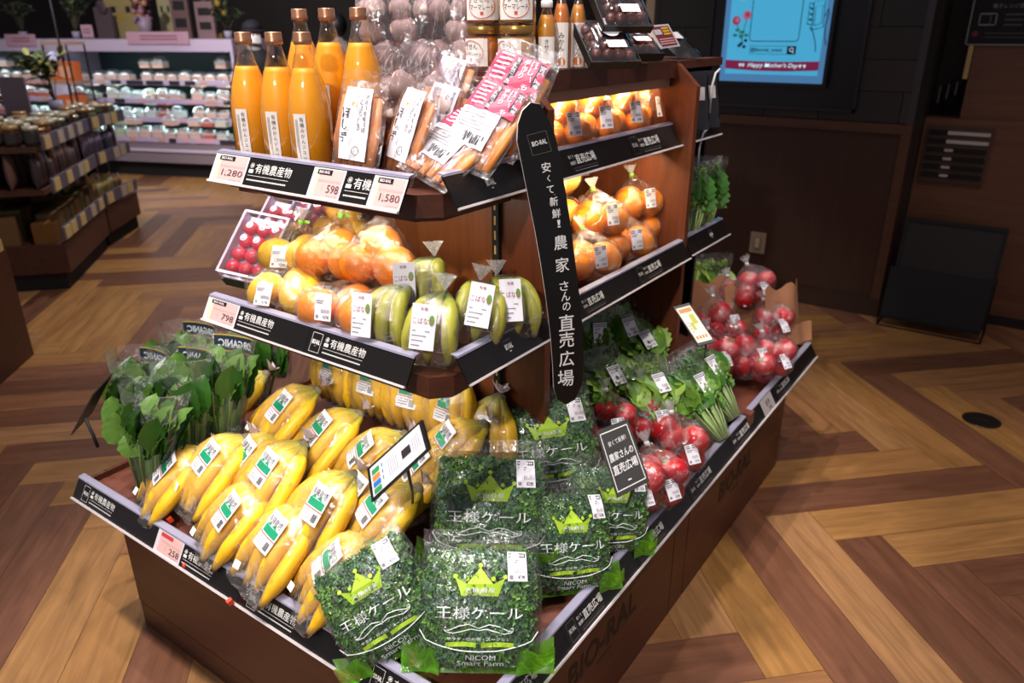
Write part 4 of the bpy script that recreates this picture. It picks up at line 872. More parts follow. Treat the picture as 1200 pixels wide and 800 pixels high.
# ---- juice bottles
glass = clearp('bottle glass', (.98, .98, .96), .03, .03); juice = mat('orange juice', 'ffa50a', .45, spec=.4); capm = mat('copper cap', 'a9795d', .3, .7)
paper_l = mat('label paper', 'ece4dc', .6); brush = mat('brush black', '2a2522', .6); seal = mat('seal red', 'cf4a2c', .5)
def make_bottle(label, loc, rz=0):
    o = thing('juice_bottle', label, 'bottle', loc, rz, 'glass bottles of orange juice'); R0 = .0415
    pr = [(.034, 0), (R0, .006), (R0, .108), (.0395, .13), (.034, .158), (.026, .183), (.019, .205), (.0145, .222), (.0135, .236)]
    MB().lathe(pr, 28).build('glass', glass, o)
    MB().lathe([(.033, .004), (R0 - .0015, .009), (R0 - .0015, .108), (.038, .13), (.0325, .158), (.0245, .183), (.0215, .192)], 28).build('juice', juice, o)
    MB().lathe([(.0155, .232), (.0165, .234), (.0165, .240), (.0158, .241), (.0158, .252), (.0145, .254)], 24).build('cap', capm, o)
    mb = MB(); F = lambda a, b, e=0: Vec(((R0 + .0007 + e) * math.sin(a / R0 + .38), -(R0 + .0007 + e) * math.cos(a / R0 + .38), .06 + b))
    mb.grid(lambda a, b: F((a - .5) * .024, (b - .5) * .11), 5, 1, 0, False)
    for i, ch in enumerate('有機みかんジュース'): mb.text(ch, None, None, None, .0078 if i < 2 else .0068, 1, fn=lambda a, b, i=i: F(.004 + a, .045 - i * .0098 + b, .0005))
    for k in range(3): mb.grid(lambda a, b: F(-.0085 + k * .002 + a * .0006, .045 - b * (.05 + .01 * k), .0005), 1, 1, 1, False)
    mb.add([F(-.0065 + .0045 * math.cos(q), -.035 + .0045 * math.sin(q), .0006) for q in [i * PI / 6 for i in range(12)]], [tuple(range(12))], 2); mb.build('label', [paper_l, brush, seal], o); return o
BT = [((284, 40), .985, USZ, 'orange juice bottle at the left end of the top shelf front row'), ((320, 40), .985, USZ, 'orange juice bottle in the middle of the front row of bottles'), ((353.5, 40), .985, USZ, 'orange juice bottle at the right of the front row, beside the dried sweet potato'),
      ((350, 10), 1.1, USZ + .042, 'orange juice bottle at the left of the raised back row'), ((382, 10), 1.1, USZ + .042, 'orange juice bottle in the middle of the raised back row'), ((419, 9), 1.1, USZ + .042, 'orange juice bottle at the right of the raised back row')]
b0 = None
for (px, py), y, z, lb in BT:
    x = atY(px, py, y).x
    if b0 is None: b0 = make_bottle(lb, (x, y, z + .001))
    else: dup(b0, (x, y, z + .001), 0, lb)
o = thing('riser', 'dark riser block under the back row of juice bottles', 'riser', (-1.26, 1.11, USZ)); MB().box(-.11, .13, -.05, .075, .001, .042).build('block', mat('riser black', '221813', .5), o)
# ---- dried sweet potato pouches
spm = fruit_mat('dried sweet potato', 'b5663a', 'd98c4e', .5, .3, 70); spl = fruit_mat('pale dried sweet potato', 'd97a2e', 'eb9a4a', .45, .3, 70)
pkl = mat('label crimson', 'b3204c', .5); DLM = [LABW, brush, mat('brush yellow', 'd8a91f', .6), pkl, LABK, LABG]
def make_potato(label, loc, rot, pink=False, w=.12, h=.175, t=.03, seed=1):
    rr = random.Random(seed); o = thing('dried_sweet_potato_pack', label, 'dried sweet potato', loc, rot, 'clear packs of dried sweet potato'); n = 6
    for i in range(n):
        x = (i - (n - 1) / 2) * w * .14; m = MB(); a = rr.uniform(-.08, .08)
        m.tube([(x + a * .02, rr.uniform(-.004, .004), .012), (x + rr.uniform(-.004, .004), -.003, h * .4), (x + a * .05, rr.uniform(-.004, .006), h * .84)], [.007, .0105, .008], 8, shape=[1.1, .8, .5, .8, 1.1, .8, .5, .8]); m.build('potato_slice', spl if pink else spm, o)
    S = pillow(w, h, t); f = MB().grid(lambda u, v: S(u, v, -1), 10, 12).grid(lambda u, v: S(1 - u, v, 1), 10, 12)
    f.grid(lambda u, v: Vec(((u - .5) * w * .95, .002 * math.sin(u * 19), h * (.985 + .12 * v))), 10, 2); f.build('plastic_bag', FILM2, o)
    mb = MB(); F = lambda a, b, e=0: (lambda p: Vec((p.x, p.y - .0016 - e, p.z)))(S(min(.98, max(.02, .5 + a / w)), min(.98, max(.02, b / h)), -1))
    q = lambda x0, z0, x1, z1, mi, e=.0: mb.grid(lambda a, b: F(x0 + (x1 - x0) * a, z0 + (z1 - z0) * b, e), 5, 5, mi, False)
    if not pink:
        q(-.032, h * .2, .034, h * .92, 0); V = lambda s_, x, z, hh, mi: [mb.text(ch, None, None, None, hh, mi, bold=.012 if hh > .012 else 0, fn=lambda a, b, i=i: F(x + a, z - i * hh * 1.12 + b, .0008)) for i, ch in enumerate(s_)]
        V('手作り', -.002, h * .84, .014, 2); V('ほし芋', -.02, h * .66, .0185, 1); V('宮崎県有機栽培', .024, h * .84, .0085, 4); V('紅はるか使用', .013, h * .78, .009, 4)
        mb.tube([F(.012 + .0085 * math.cos(a), h * .3 + .0075 * math.sin(a), .001) for a in [i * PI / 6 for i in range(13)]], .0006, 4, 4); mb.text('JAS', None, None, None, .006, 4, fn=lambda a, b: F(.012 + a, h * .3 + b, .001))
    else:
        q(-.054, h * .62, .046, h * .95, 3); q(-.054, h * .22, .024, h * .62, 0); V = lambda s_, x, z, hh, mi: [mb.text(ch, None, None, None, hh, mi, fn=lambda a, b, i=i: F(x + a, z - i * hh * 1.1 + b, .0008)) for i, ch in enumerate(s_)]
        q(-.014, h * .64, -.003, h * .93, 4, .0005); V('有機無添加', -.0085, h * .9, .009, 0); V('手作り', .008, h * .9, .011, 0); V('ほしいも', .022, h * .9, .012, 0); q(.031, h * .66, .045, h * .93, 4, .0005); V('宮崎県産', .038, h * .89, .01, 0)
        for k in range(6): q(-.045, h * .93 - k * .0085 - .003, -.02, h * .93 - k * .0085, 0, .0005)
        for k in range(6): q(-.05, h * (.58 - .035 * k), .018 - .004 * (k % 3), h * (.59 - .035 * k), 5, .0005)
        for k in range(12): q(-.024 + k * .0034, h * .25, -.0225 + k * .0034 + .001 * (k % 2), h * .36, 4, .0005)
    mb.build('label', DLM, o); return o
PP = [((412, 192), .965, USZ, 3, 14, 3, False, 'dried sweet potato pack with white label standing in front, beside the bottles', 1.0), ((462, 190), 1.0, USZ, -14, 20, 6, False, 'dried sweet potato pack behind the front one, label half hidden', 1.0),
      ((492, 165), 1.06, USZ + .02, 8, 24, 12, False, 'dried sweet potato pack with white label third in the line', .95), ((505, 130), 1.13, USZ + .07, 8, 22, 12, False, 'dried sweet potato pack with white label at the back of the line', .9),
      ((492, 218), .975, USZ + .012, 22, 52, 30, True, 'dried sweet potato pack with crimson label lying in front at the shelf corner', 1.05), ((540, 178), 1.03, USZ + .03, 18, 36, 20, True, 'dried sweet potato pack with crimson label in the middle of its line', 1.0), ((566, 150), 1.09, USZ + .05, 16, 28, 18, True, 'dried sweet potato pack with crimson label at the back, leaning right', 1.1)]
for i, ((px, py), y, z, yw, ln, rl, pk, lb, s) in enumerate(PP):
    p = atY(px, py, y); o = make_potato(lb, (p.x, y, max(z, USZ) + .004), rotm(yw, ln, rl), pk, seed=i + 2); o.scale = (s, s, s)
# ---- garlic bags on the top board behind the bottles
def make_garlic(label, loc, rot, n=6, s=1.0, seed=1):
    rr = random.Random(seed); spots = [(rr.uniform(-.035, .035), rr.uniform(-.015, .015), .028 + .042 * (i // 2)) if i > 1 else ((-.03, .03)[i], 0, .026) for i in range(n)]
    o = thing('garlic_bag', label, 'garlic', loc, rot, 'clear bags of garlic bulbs'); pts = []
    for c in spots:
        M = Matrix.Rotation(rr.uniform(-.6, .6), 3, 'X'); mb = MB().ball(c, (.026, .026, .022), 18, 10, 0, M, lambda d: (1 + .06 * math.cos(6 * math.atan2(d.y, d.x))) * (1 + .55 * max(0, d.z - .8) * 3)); mb.build('garlic_bulb', GARL, o)
        for k in range(14):
            z = rr.uniform(-1, 1); a = rr.uniform(0, 6.28); q = (1 - z * z) ** .5; pts.append(Vec(c) + Vec((q * math.cos(a), q * math.sin(a), z)) * .029)
    zt = max(p.z for p in pts); pts += [Vec((-.04, 0, zt + .05)), Vec((.04, 0, zt + .05)), Vec((0, .006, zt + .05))]
    hull(pts, .003, 3, .002, seed, 1).build('plastic_bag', film('garlic bag film', tint=(.8, .72, .76), haze=.15, base=.07, sc_=20), o); return o
GP = [((450, 95), 1.135, 1.25, 'garlic bag low beside the right back juice bottle'), ((500, 72), 1.16, 1.30, 'garlic bag with big white bulbs just above the packs'), ((440, 50), 1.27, 1.346, 'garlic bag standing on the top board right of the bottles'), ((482, 50), 1.29, 1.346, 'garlic bag standing in the middle of the top board'), ((528, 52), 1.31, 1.346, 'garlic bag standing on the top board left of the jam jars')]
for i, ((px, py), y, z, lb) in enumerate(GP):
    p = atY(px, py, y)
    if z < 1.3 + .001: z = 1.24 if i == 0 else 1.25
    make_garlic(lb, (p.x, y if i > 1 else 1.13, z), rotm(0, 4), 6 if i > 1 else 4, 1, i + 1)
o = thing('garlic_tub', 'clear lidded plastic tub between the garlic and the sweet potato packs', 'tub', (atY(520, 60, 1.1).x, 1.11, USZ + .06), 0)
clr = clearp('clear plastic', (.96, .95, .98), .12, .06)
MB().lathe([(.026, 0), (.03, .09), (.024, .105), (.02, .12), (.024, .15), (.016, .165)], 20).build('tub', clr, o); MB().lathe([(.02, .02), (.022, .06), (.016, .08)], 14).build('filling', GARL, o)
# ---- jam jars (two stacks), small juice bottles, slim bottles
def make_jar(label, loc, rz, txt, col):
    o = thing('jam_jar', label, 'jar', loc, rz, 'jars of marmalade stacked on the top board')
    MB().lathe([(.033, 0), (.036, .004), (.036, .058), (.031, .066), (.031, .07)], 22).build('glass', clearp('jar glass', (1, .96, .9), .1, .04), o); MB().lathe([(.032, .003), (.0345, .006), (.0345, .056), (.03, .062)], 22).build('marmalade', mat('marmalade ' + col, col, .3), o)
    MB().lathe([(.033, .066), (.034, .067), (.034, .08), (.032, .082)], 24).build('lid', mat('gold lid', 'b98f4c', .28, .8), o)
    mb = MB(); F = lambda a, b, e=0: Vec(((.0366 + e) * math.sin(a / .0366), -(.0366 + e) * math.cos(a / .0366), .033 + b))
    mb.grid(lambda a, b: F((a - .5) * .07, (b - .5) * .05), 8, 1, 0, False); mb.text(txt, None, None, None, .011, 1, w=.03, fn=lambda a, b: F(a, .011 + b, .0004)); mb.text('マーマレード', None, None, None, .01, 1, w=.048, fn=lambda a, b: F(a, -.003 + b, .0004))
    mb.grid(lambda a, b: F(-.003 + a * .006, -.0165 + b * .006, .0004), 1, 1, 2, False); mb.tube([F(.026 * math.cos(q), .022 * math.sin(q), .0005) for q in [i * PI / 10 for i in range(21)]], .0006, 4, 2)
    mb.build('label', [paper_l, brush, seal], o); return o
TB = 1.3452
for px, y, tx, col, wh in ((567, 1.27, 'きせん', 'b9682a', 'left'), (606, 1.27, 'レモン', 'c08a32', 'right')):
    x = atY(px, 30, y).x
    make_jar('lower marmalade jar of the %s stack, gold lid at the dried sweet potato' % wh, (x, y, TB), 25, tx, col); make_jar('upper marmalade jar of the %s stack' % wh, (x, y, TB + .083), .55, tx, col)
def make_small(label, x, y, h, r, capc, col, slim, txt):
    o = thing('small_juice_bottle', label, 'bottle', (x, y, TB), .6, 'small bottles of citrus juice on the top board')
    MB().lathe([(r * .9, 0), (r, .004), (r, h * .6), (r * .8, h * .72), (r * .5, h * .84), (r * .45, h * .92)], 18).build('glass', clearp('small bottle glass', (1, .98, .94), .12, .04), o)
    MB().lathe([(r * .85, .003), (r * .95, .006), (r * .95, h * .6), (r * .74, h * .72), (r * .55, h * .8)], 18).build('juice', mat('juice ' + col, col, .35), o); MB().lathe([(r * .55, h * .9), (r * .58, h * .905), (r * .58, h * .99), (r * .5, h)], 16).build('cap', mat('cap ' + capc, capc, .4), o)
    mb = MB(); F = lambda a, b, e=0: Vec(((r + .0006 + e) * math.sin(a / r), -(r + .0006 + e) * math.cos(a / r), h * .3 + b)); mb.grid(lambda a, b: F((a - .5) * r * 1.7, (b - .5) * h * (.38 if not slim else .55)), 6, 1, 0, False)
    for i, ch in enumerate(txt): mb.text(ch, None, None, None, h * .065, 1, fn=lambda a, b, i=i: F(a, h * (.12 - .075 * i) + b, .0005))
    if slim: mb.add([F(r * .5 * math.cos(q), -h * .2 + r * .5 * math.sin(q), .0005) for q in [i * PI / 5 for i in range(10)]], [tuple(range(10))], 2)
    mb.build('label', [paper_l, brush, mat('label orange', 'd9701f', .5)], o)
for px, y, h, r, cp, col, sl, tx, lb in ((617, 1.3, .125, .0195, 'e8e2dc', 'e2a016', False, 'きせん', 'small citrus juice bottle with white cap right behind the jam jars'), (640, 1.32, .125, .0195, 'e8e2dc', 'd98d14', False, 'きせん', 'small citrus juice bottle with white cap, second from the jars'),
        (657, 1.36, .15, .017, 'd9772a', 'd8791c', True, 'みかん', 'slim orange juice bottle with mandarin on its label'), (676, 1.42, .15, .017, 'cfc7bf', 'd98d2e', True, 'にんじん', 'slim juice bottle with carrot on its label beside the date packs')):
    make_small(lb, atY(px, 70, y).x, y, h, r, cp, col, sl, tx)
# ---- trays of dark dates and the card on them
dt = fruit_mat('brown fruit', '3f1c12', '7a3a22', .35, .4, 50)
def make_tray(label, p, rot, seed):
    rr = random.Random(seed); o = thing('date_tray', label, 'dried fruit tray', p, rot, 'clear trays of brown dried fruit')
    for i in range(14): MB().ball(((i % 4 - 1.5) * .022 + rr.uniform(-.003, .003), (i // 4 - 1.5) * .024, .018 + .006 * rr.random()), (.011, .014, .01), 10, 6, 0, Matrix.Rotation(rr.uniform(-1, 1), 3, 'Z')).build('date', dt, o)
    MB().prism([(-.05, -.055, 0), (.05, -.055, 0), (.05, .055, 0), (-.05, .055, 0)], (0, 0, .004)).obox((-.054, -.06, .004), (.108, 0, 0), (0, .002, 0), (0, 0, .018)).obox((-.054, .058, .004), (.108, 0, 0), (0, .002, 0), (0, 0, .018)).obox((-.054, -.06, .004), (.002, 0, 0), (0, .12, 0), (0, 0, .018)).obox((.052, -.06, .004), (.002, 0, 0), (0, .12, 0), (0, 0, .018)).build('tray', BLK, o)
    MB().grid(lambda a, b: Vec(((a - .5) * .104, (b - .5) * .116, .022 + .022 * min(1, 5 * min(a, 1 - a, b, 1 - b)))), 8, 8).build('clear_lid', clr, o)
    m = MB(); m.add([(.0 + .022 * math.cos(q), .012 + .027 * math.sin(q), .0452) for q in [i * PI / 8 for i in range(16)]], [tuple(range(16))], 0); m.add([(-.004 + .007 * math.cos(q), .012 + .007 * math.sin(q), .0456) for q in [i * PI / 5 for i in range(10)]], [tuple(range(10))], 1); m.add([(.02 + .012 * math.cos(q), .006 + .010 * math.sin(q), .0455) for q in [i * PI / 5 for i in range(10)]], [tuple(range(10))], 2)
    m.rect((0, -.036, .0452), X3, Y3, .04, .02, 0); m.build('label', [LABW, LABK, mat('label amber', 'd29a1c', .5)], o)
for px, py, y, z, yw, ln, lb in ((707, 66, 1.43, TB, 55, -38, 'clear tray of brown dates propped at the front edge of the top board'), (722, 26, 1.47, TB + .075, 55, -44, 'clear tray of brown dates on top of the stack'), (738, 58, 1.68, TB, 58, -26, 'clear tray of brown dates behind the price card')):
    p = atY(px, py, y); make_tray(lb, (p.x, y, z + .03), rotm(yw, ln, 0), px)
o = thing('price_sign', 'tilted pale price card with maroon panel on the date trays', 'price card', (0, 0, 0)); q = [atX(726, 33, -.87), atX(783, 28, -.87), atX(797, 54, -.85), atX(741, 62, -.85)]; c = sum(q, Vec()) / 4; o.location = c
mb = MB(); L_ = lambda a, b, e=0: (q[3] * (1 - a) * (1 - b) + q[2] * a * (1 - b) + q[1] * a * b + q[0] * (1 - a) * b) - c + (q[1] - q[0]).cross(q[3] - q[0]).normalized() * -e
nn = (q[1] - q[0]).cross(q[3] - q[0]); sg = 1 if nn.dot(Vec((0, 0, CAMZ)) - c) > 0 else -1
LL = lambda a, b, e=0: L_(a, b, -sg * e)
def qd(a, b, c_, d, e, mi): mb.add([LL(a, b, e), LL(c_, b, e), LL(c_, d, e), LL(a, d, e)], [(0, 1, 2, 3)], mi)
mb.prism([LL(0, 0, -.002), LL(1, 0, -.002), LL(1, 1, -.002), LL(0, 1, -.002)], LL(0, 0, .0005) - LL(0, 0, -.002), 0); qd(.04, .06, .55, .92, .0012, 1); qd(.6, .08, .96, .92, .0012, 2); qd(.08, .78, .3, .9, .0018, 3); qd(.6, .58, .75, .8, .0018, 0)
for k in range(3): qd(.78, .55 + k * .12, .93, .63 + k * .12, .0018, 4)
for k in range(3): qd(.63, .16 + k * .1, .93, .2 + k * .1, .0018, 5)
for k in range(5): qd(.36 + k * .035, .3, .375 + k * .035, .5, .0018, 3)
mb.build('card', [cardl, mat('card peach', 'eec9ae', .5), mat('card maroon', '7b2b33', .5), strip, mat('card yellow', 'd9b03a', .5), mat('card pinkish print', 'd9a9a5', .5)], o)
# bag of pale greens and dark bags at the back of the top board
o = thing('celery_bag', 'clear bag of pale green vegetables lying behind the date trays', 'vegetables', (-.98, 1.78, TB), rotm(30)); mb = MB()
for i in range(9): mb.tube([(-.12, -.03 + i * .008, .02 + .006 * (i % 3)), (0, -.03 + i * .008, .03 + .006 * (i % 2)), (.13, -.03 + i * .008, .02)], [.006, .009, .007], 7, i % 2)
mb.build('stalks', [mat('pale green stalk', '9db86b', .45), mat('mid green stalk', '7d9f4b', .45)], o); MB().grid(lambda a, b: Vec(((a - .5) * .28, (b - .5) * .1, .012 + .036 * math.sin(b * PI) + .002 * math.sin(a * 30 + b * 8))), 16, 8).build('plastic_bag', FILM2, o)
def make_dark(label, p, rot, w, h, hook=True):
    o = thing('dark_pouch', label, 'pouch', p, rot, 'dark foil pouches at the far end of the stand'); S = pillow(w, h, .02)
    MB().grid(lambda u, v: S(u, v, -1), 8, 8).grid(lambda u, v: S(1 - u, v, 1), 8, 8).build('pouch', mat('dark foil', '0c0a0b', .2, spec=.8), o)
    MB().rect((0, -.0125, h * .62), X3, Z3, w * .45, h * .22, 0).build('label', mat('pouch pale panel', 'b9b2b0', .4), o)
for i, (px, py, y, z, yw, ln, lb) in enumerate([(818, 118, 1.98, IUZ - .03, 62, 10, 'dark foil pouch standing at the near side of the far upper shelf'), (826, 112, 2.06, IUZ - .03, 62, 12, 'dark foil pouch with pale panel behind the first pouch'), (800, 62, 2.0, TB, 62, 62, 'dark foil pouch lying on the top board beside the price card')]):
    make_dark(lb, (-.80 if i < 2 else -.84, y, z + .004), rotm(yw, ln), .09, .15)
for i, (z0, lb) in enumerate([(IUZ + .03, 'white plastic hook in front of the dark pouches'), (ILZ + .18, 'white plastic clip holding the hanging herb bag')]):
    o = thing('white_hook', lb, 'hook', (-.80, 2.06 - .05 * i, z0), 0); MB().tube([(0, 0, -.02), (0, 0, .05), (.004, .008, .085), (.008, .025, .095)], .003, 8).build('hook', mat('hook white', 'd8d6d8', .35), o)
GH = [(2.0, 'hanging bag of green herbs at the far end of the lower side shelf'), (2.1, 'second bag of green herbs, furthest along the lower side shelf')]
for i, (y, lb) in enumerate(GH): o = place('herb', lambda s, l: make_greens(s, l, .17, False, 'herb_bag', 'herbs', .11, 0), (31,), i, lb, Vec((-.815, y, ILZ - .026)), rotm(68, 4), 1.15); o['group'] = 'bags of herbs on the far shelf'
# ---- oranges on the side shelves
OG = 'bagged oranges on the side shelves'; CB = [(-.036, 0, .036), (.036, .002, .037), (.0, .012, .092)]; CB4 = [(-.036, -.01, .036), (.036, -.01, .036), (-.03, .03, .094), (.036, .02, .096)]
def orange_at(lb, y, x, zs, yw, spots, r, m, ln=8, tail=(0, .3, 1), stk=((0, -.045, .06), (.05, -1, .2), .036, .05, '¥398', True), grp=OG, nm='orange_bag', fn='orange', cat='oranges', fm=FILM2, tie='c', tc='7fc23a', s=1):
    o = fruit_bag(len(lb) + int(y * 90), lb, cat, spots, r, m, nm, fn, grp, fm, tie, tail, stk, False, tc); o.location = (x, y, zs + .003); o.rotation_euler = rotm(yw, ln).to_euler(); o.scale = (s, s, s); return o
iz, lz = IUZ - .03, ILZ - .03
HP = [(-.022, 0, .032), (.022, .004, .033), (.0, .01, .078)]
def side(px, py, x, zs): p = atX(px, py, x); return p.y
for px, py, x, lb in ((660, 172, -.89, 'mandarin bag at the near end of the upper side shelf, behind the tall sign'), (697, 164, -.89, 'mandarin bag second along the upper side shelf, sticker facing out'), (732, 155, -.89, 'mandarin bag third along the upper side shelf'), (762, 146, -.9, 'mandarin bag at the far end of the upper side shelf')):
    orange_at(lb, side(px, py, x, 0), x, iz, 66, CB, .036, MAND, 4)
for y, x, lb in ((1.36, -1.02, 'glowing orange bag at the back of the upper side shelf, near end'), (1.5, -1.02, 'glowing orange bag in the middle of the back of the upper side shelf'), (1.66, -1.02, 'orange bag with a brown twisted top at the back of the upper side shelf')):
    orange_at(lb, y, x, iz, 68, CB4, .036, YEL if y < 1.6 else ORG, 0, tc='9a6a4a', stk=None)
LB2 = [(-.04, -.006, .04), (.042, -.004, .041), (0, .04, .042)]; LB3 = CB[:2] + [(0, .045, .04)]
for px, py, x, zz, sp, lb in ((690, 335, -.845, 0, LB2, 'orange bag low at the near end of the lower side shelf beside the tall sign'), (732, 312, -.85, 0, LB2, 'orange bag low in the middle of the lower side shelf'), (768, 292, -.87, 0, LB2, 'orange bag low at the far end of the lower side shelf, against the cross panel'),
        (704, 288, -.88, .08, LB3, 'large orange bag on top of the pile, right of the tall sign'), (748, 268, -.89, .08, LB3, 'large orange bag on top of the pile at its far end')):
    orange_at(lb, side(px, py, x, 0), x, lz + zz, 66, sp, .042, ORG, 2)
roll = [(-.12 + i * .06, 0, .04) for i in range(5)]
for lb, y, zz, n in (('long roll bag of yellow citrus on top at the back of the lower side shelf', 1.50, .17, 5), ('roll bag of yellow citrus under the topmost roll of the lower side shelf', 1.50, .085, 5), ('lowest roll bag of yellow citrus at the very back of the lower side shelf', 1.47, 0, 4)):
    orange_at(lb, y, -.985, lz + zz, 90, roll[:n], .039, YEL, 0, (1, 0, .05), None, nm='citrus_roll_bag', fn='citrus_fruit', cat='citrus', tc='c9402f')
# ---- middle shelf: citrus, strawberries, small green bananas
CG = 'bagged citrus on the middle shelf'
CS = [((338, 372), .90, 0, 10, [(-.05, 0, .04), (.035, .002, .041), (-.01, .06, .042)], YEL, .042, 'yellow grapefruit bag at the front left of the middle shelf', ((-.02, -.043, .05), (.1, -1, .5), .036, .046, '¥298', False)), ((398, 392), .895, 0, 16, [(-.04, 0, .04), (.042, .0, .041), (0, .06, .042)], ORG, .042, 'orange bag at the front centre of the middle shelf with upright white label', ((.0, -.05, .062), (.0, -1, .2), .034, .05, '¥398', False)), ((440, 410), .90, 0, 24, [(-.022, 0, .04), (.02, .07, .04)], ORG, .042, 'orange bag at the front right of the middle shelf beside green bananas', None),
      ((346, 340), .99, .05, 12, [(-.04, 0, .04), (.03, 0, .042), (0, .05, .04)], YEL, .042, 'yellow citrus bag behind the grapefruit with a slanted label', ((-.0, -.04, .05), (.2, -1, .5), .038, .046, '¥298', False)), ((392, 352), 1.0, .06, 14, [(-.04, 0, .04), (.04, 0, .041), (0, .04, .06)], ORG, .042, 'orange bag in the second layer at the centre of the middle shelf', None), ((443, 355), 1.01, .065, 20, [(-.035, 0, .041), (.04, .0, .042), (.0, .03, .075)], ORG, .043, 'orange bag with a green tie on a white twist, right of the middle shelf', None),
      ((405, 310), 1.12, .075, 4, [(-.04, 0, .04), (.04, 0, .04), (.005, .0, .1)], YEL, .041, 'yellow citrus bag with a green tie at the back of the middle shelf', None)]
for i, ((px, py), y, zl, yw, sp, m, r, lb, sk) in enumerate(CS):
    p = atY(px, py, y); o = orange_at(lb, y, p.x, MSZ + zl, yw, sp, r, m, 4, (.1, .2, 1), sk, CG, 'citrus_bag', 'citrus_fruit', 'citrus', FILM2, 'c' if i not in (0, 1, 2) else None)
SB = fruit_mat('strawberry', 'c22338', 'dd4a55', .3, .35, 220); swh = mat('tray white', 'd9cfe2', .4)
def make_straw(label, p, rot):
    o = thing('strawberry_pack', label, 'strawberries', p, rot, 'packs of strawberries leaning on the middle shelf'); rr = random.Random(4)
    for i in range(12):
        c = Vec(((i % 3 - 1) * .033, .016, .022 + (i // 3) * .034)); MB().ball(c, (.0175, .014, .0185), 12, 8, 0, Matrix.Rotation(rr.uniform(-.5, .5), 3, 'Y'), lambda d: 1 - .22 * max(0, -d.z)).build('strawberry', SB, o)
        if i > 5: MB().add([c + Vec((.0085 * math.cos(q), -.0135, .004 + .0085 * math.sin(q))) for q in [k * PI / 5 for k in range(10)]], [tuple(range(10))], 0).build('white_cap', mat('strawberry cap', 'efe6ee', .5), o)
    MB().obox((-.056, .026, 0), (.112, 0, 0), (0, .006, 0), (0, 0, .16)).frame((0, -.002, .08), X3, Z3, .116, .164, .006).obox((-.058, -.002, 0), (.004, 0, 0), (0, .03, 0), (0, 0, .16)).obox((.054, -.002, 0), (.004, 0, 0), (0, .03, 0), (0, 0, .16)).build('tray', swh, o)
    MB().grid(lambda a, b: Vec(((a - .5) * .108, -.004 - .008 * min(1, 6 * min(a, 1 - a, b, 1 - b)), .004 + b * .152)), 8, 8).build('clear_cover', clr, o)
    MB().obox((-.062, .034, -.004), (.124, 0, 0), (0, .03, 0), (0, 0, .165)).build('box', BLK, o); return o
for i, ((px, py), y, z, yw, ln, lb) in enumerate([((284, 352), .95, MSZ, 26, 46, 'strawberry pack at the left front of the middle shelf'), ((345, 302), 1.10, MSZ + .06, 22, 44, 'strawberry pack behind, just under the top shelf'), ((312, 335), 1.04, MSZ + .03, 24, 46, 'strawberry pack in the second row behind the citrus')]):
    p = atY(px, py, y); make_straw(lb, (p.x, y, z + .006), rotm(yw, ln, 10))
def make_greenban(seed, label, big=1):
    rr = random.Random(seed); o = thing('green_banana_bag', label, 'bananas', group='bags of small green bananas on the middle shelf'); pts = []
    for i in range(3):
        u = i - 1; me, ps, rd = banana((u * .008, .055, .105), (u * .036 + .004, -.06, .108), (u * .036, -.03, -.002), .0148, BANG); link('banana', me, o)
        for p, r_ in zip(ps, rd):
            for d in ((1, 0, 0), (-1, 0, 0), (0, -1, 0), (0, 1, 0), (0, 0, 1)): pts.append(p + Vec(d) * r_)
    hull(pts, .002, 3, .0015, seed, 1).build('plastic_bag', FILM2, o); fn = flat_label((-.022 if seed == 3 else -.004, -.064, .07), (1, 0, .0), (0, .12, 1), (0, -1, .12), 4); mb = MB(); w_, h_ = .042, .076
    mb.grid(lambda a, b: fn((a - .5) * w_, (b - .5) * h_), 4, 4, 0, False); mb.text('こばなな', None, None, None, .0105, 1, w=.036, fn=lambda a, b: fn(a, b + .01, .0006)); mb.text('有機', None, None, None, .006, 1, fn=lambda a, b: fn(a, b + .03, .0006))
    for k in range(4): mb.grid(lambda a, b: fn(-.018 + a * (.03 - .005 * k), -.008 - k * .008 + b * .002, .0006), 1, 1, 2, False)
    mb.add([fn(.014 + .005 * math.cos(q), .012 + .009 * math.sin(q), .0006) for q in [k * PI / 4 for k in range(8)]], [tuple(range(8))], 3); mb.build('label', [LABW, mat('label rose print', '9c4a58', .5), LABG, mat('label green motif', '6f9a44', .5)], o)
    tm = MB()
    for k in range(8): a = 2 * PI * k / 8; d = Vec((math.cos(a) * .5, math.sin(a) * .5, 1)); tm.add([Vec((0, .055, .112)), Vec((0, .055, .112)) + d * .03 + Vec((.006, 0, 0)), Vec((0, .055, .112)) + d * .032 - Vec((.006, 0, 0))], [(0, 1, 2)])
    tm.build('gathered_end', film('tuft film', haze=.7, base=.1, sc_=60), o); return o
for i, ((px, py), y, zl, yw, ln, lb) in enumerate([((462, 412), .905, 0, 8, 8, 'green banana bag with a tall white label beside the oranges'), ((507, 430), .905, 0, 26, 10, 'green banana bag at the shelf corner with a ripe banana showing'), ((505, 372), 1.0, .03, 22, 14, 'green banana bag at the back, under the wood panel'), ((552, 392), .985, .01, 44, 18, 'green banana bag with slanted label, second from the sign'), ((597, 378), 1.07, .0, 60, 16, 'green banana bag beside the tall black sign')]):
    p = atY(px, py, y); place('gb', make_greenban, (3, 9), i, lb, Vec((p.x, y, MSZ + zl + .006)), rotm(yw, ln, (-3, 4, -8, 14, 6)[i]), 1.0)
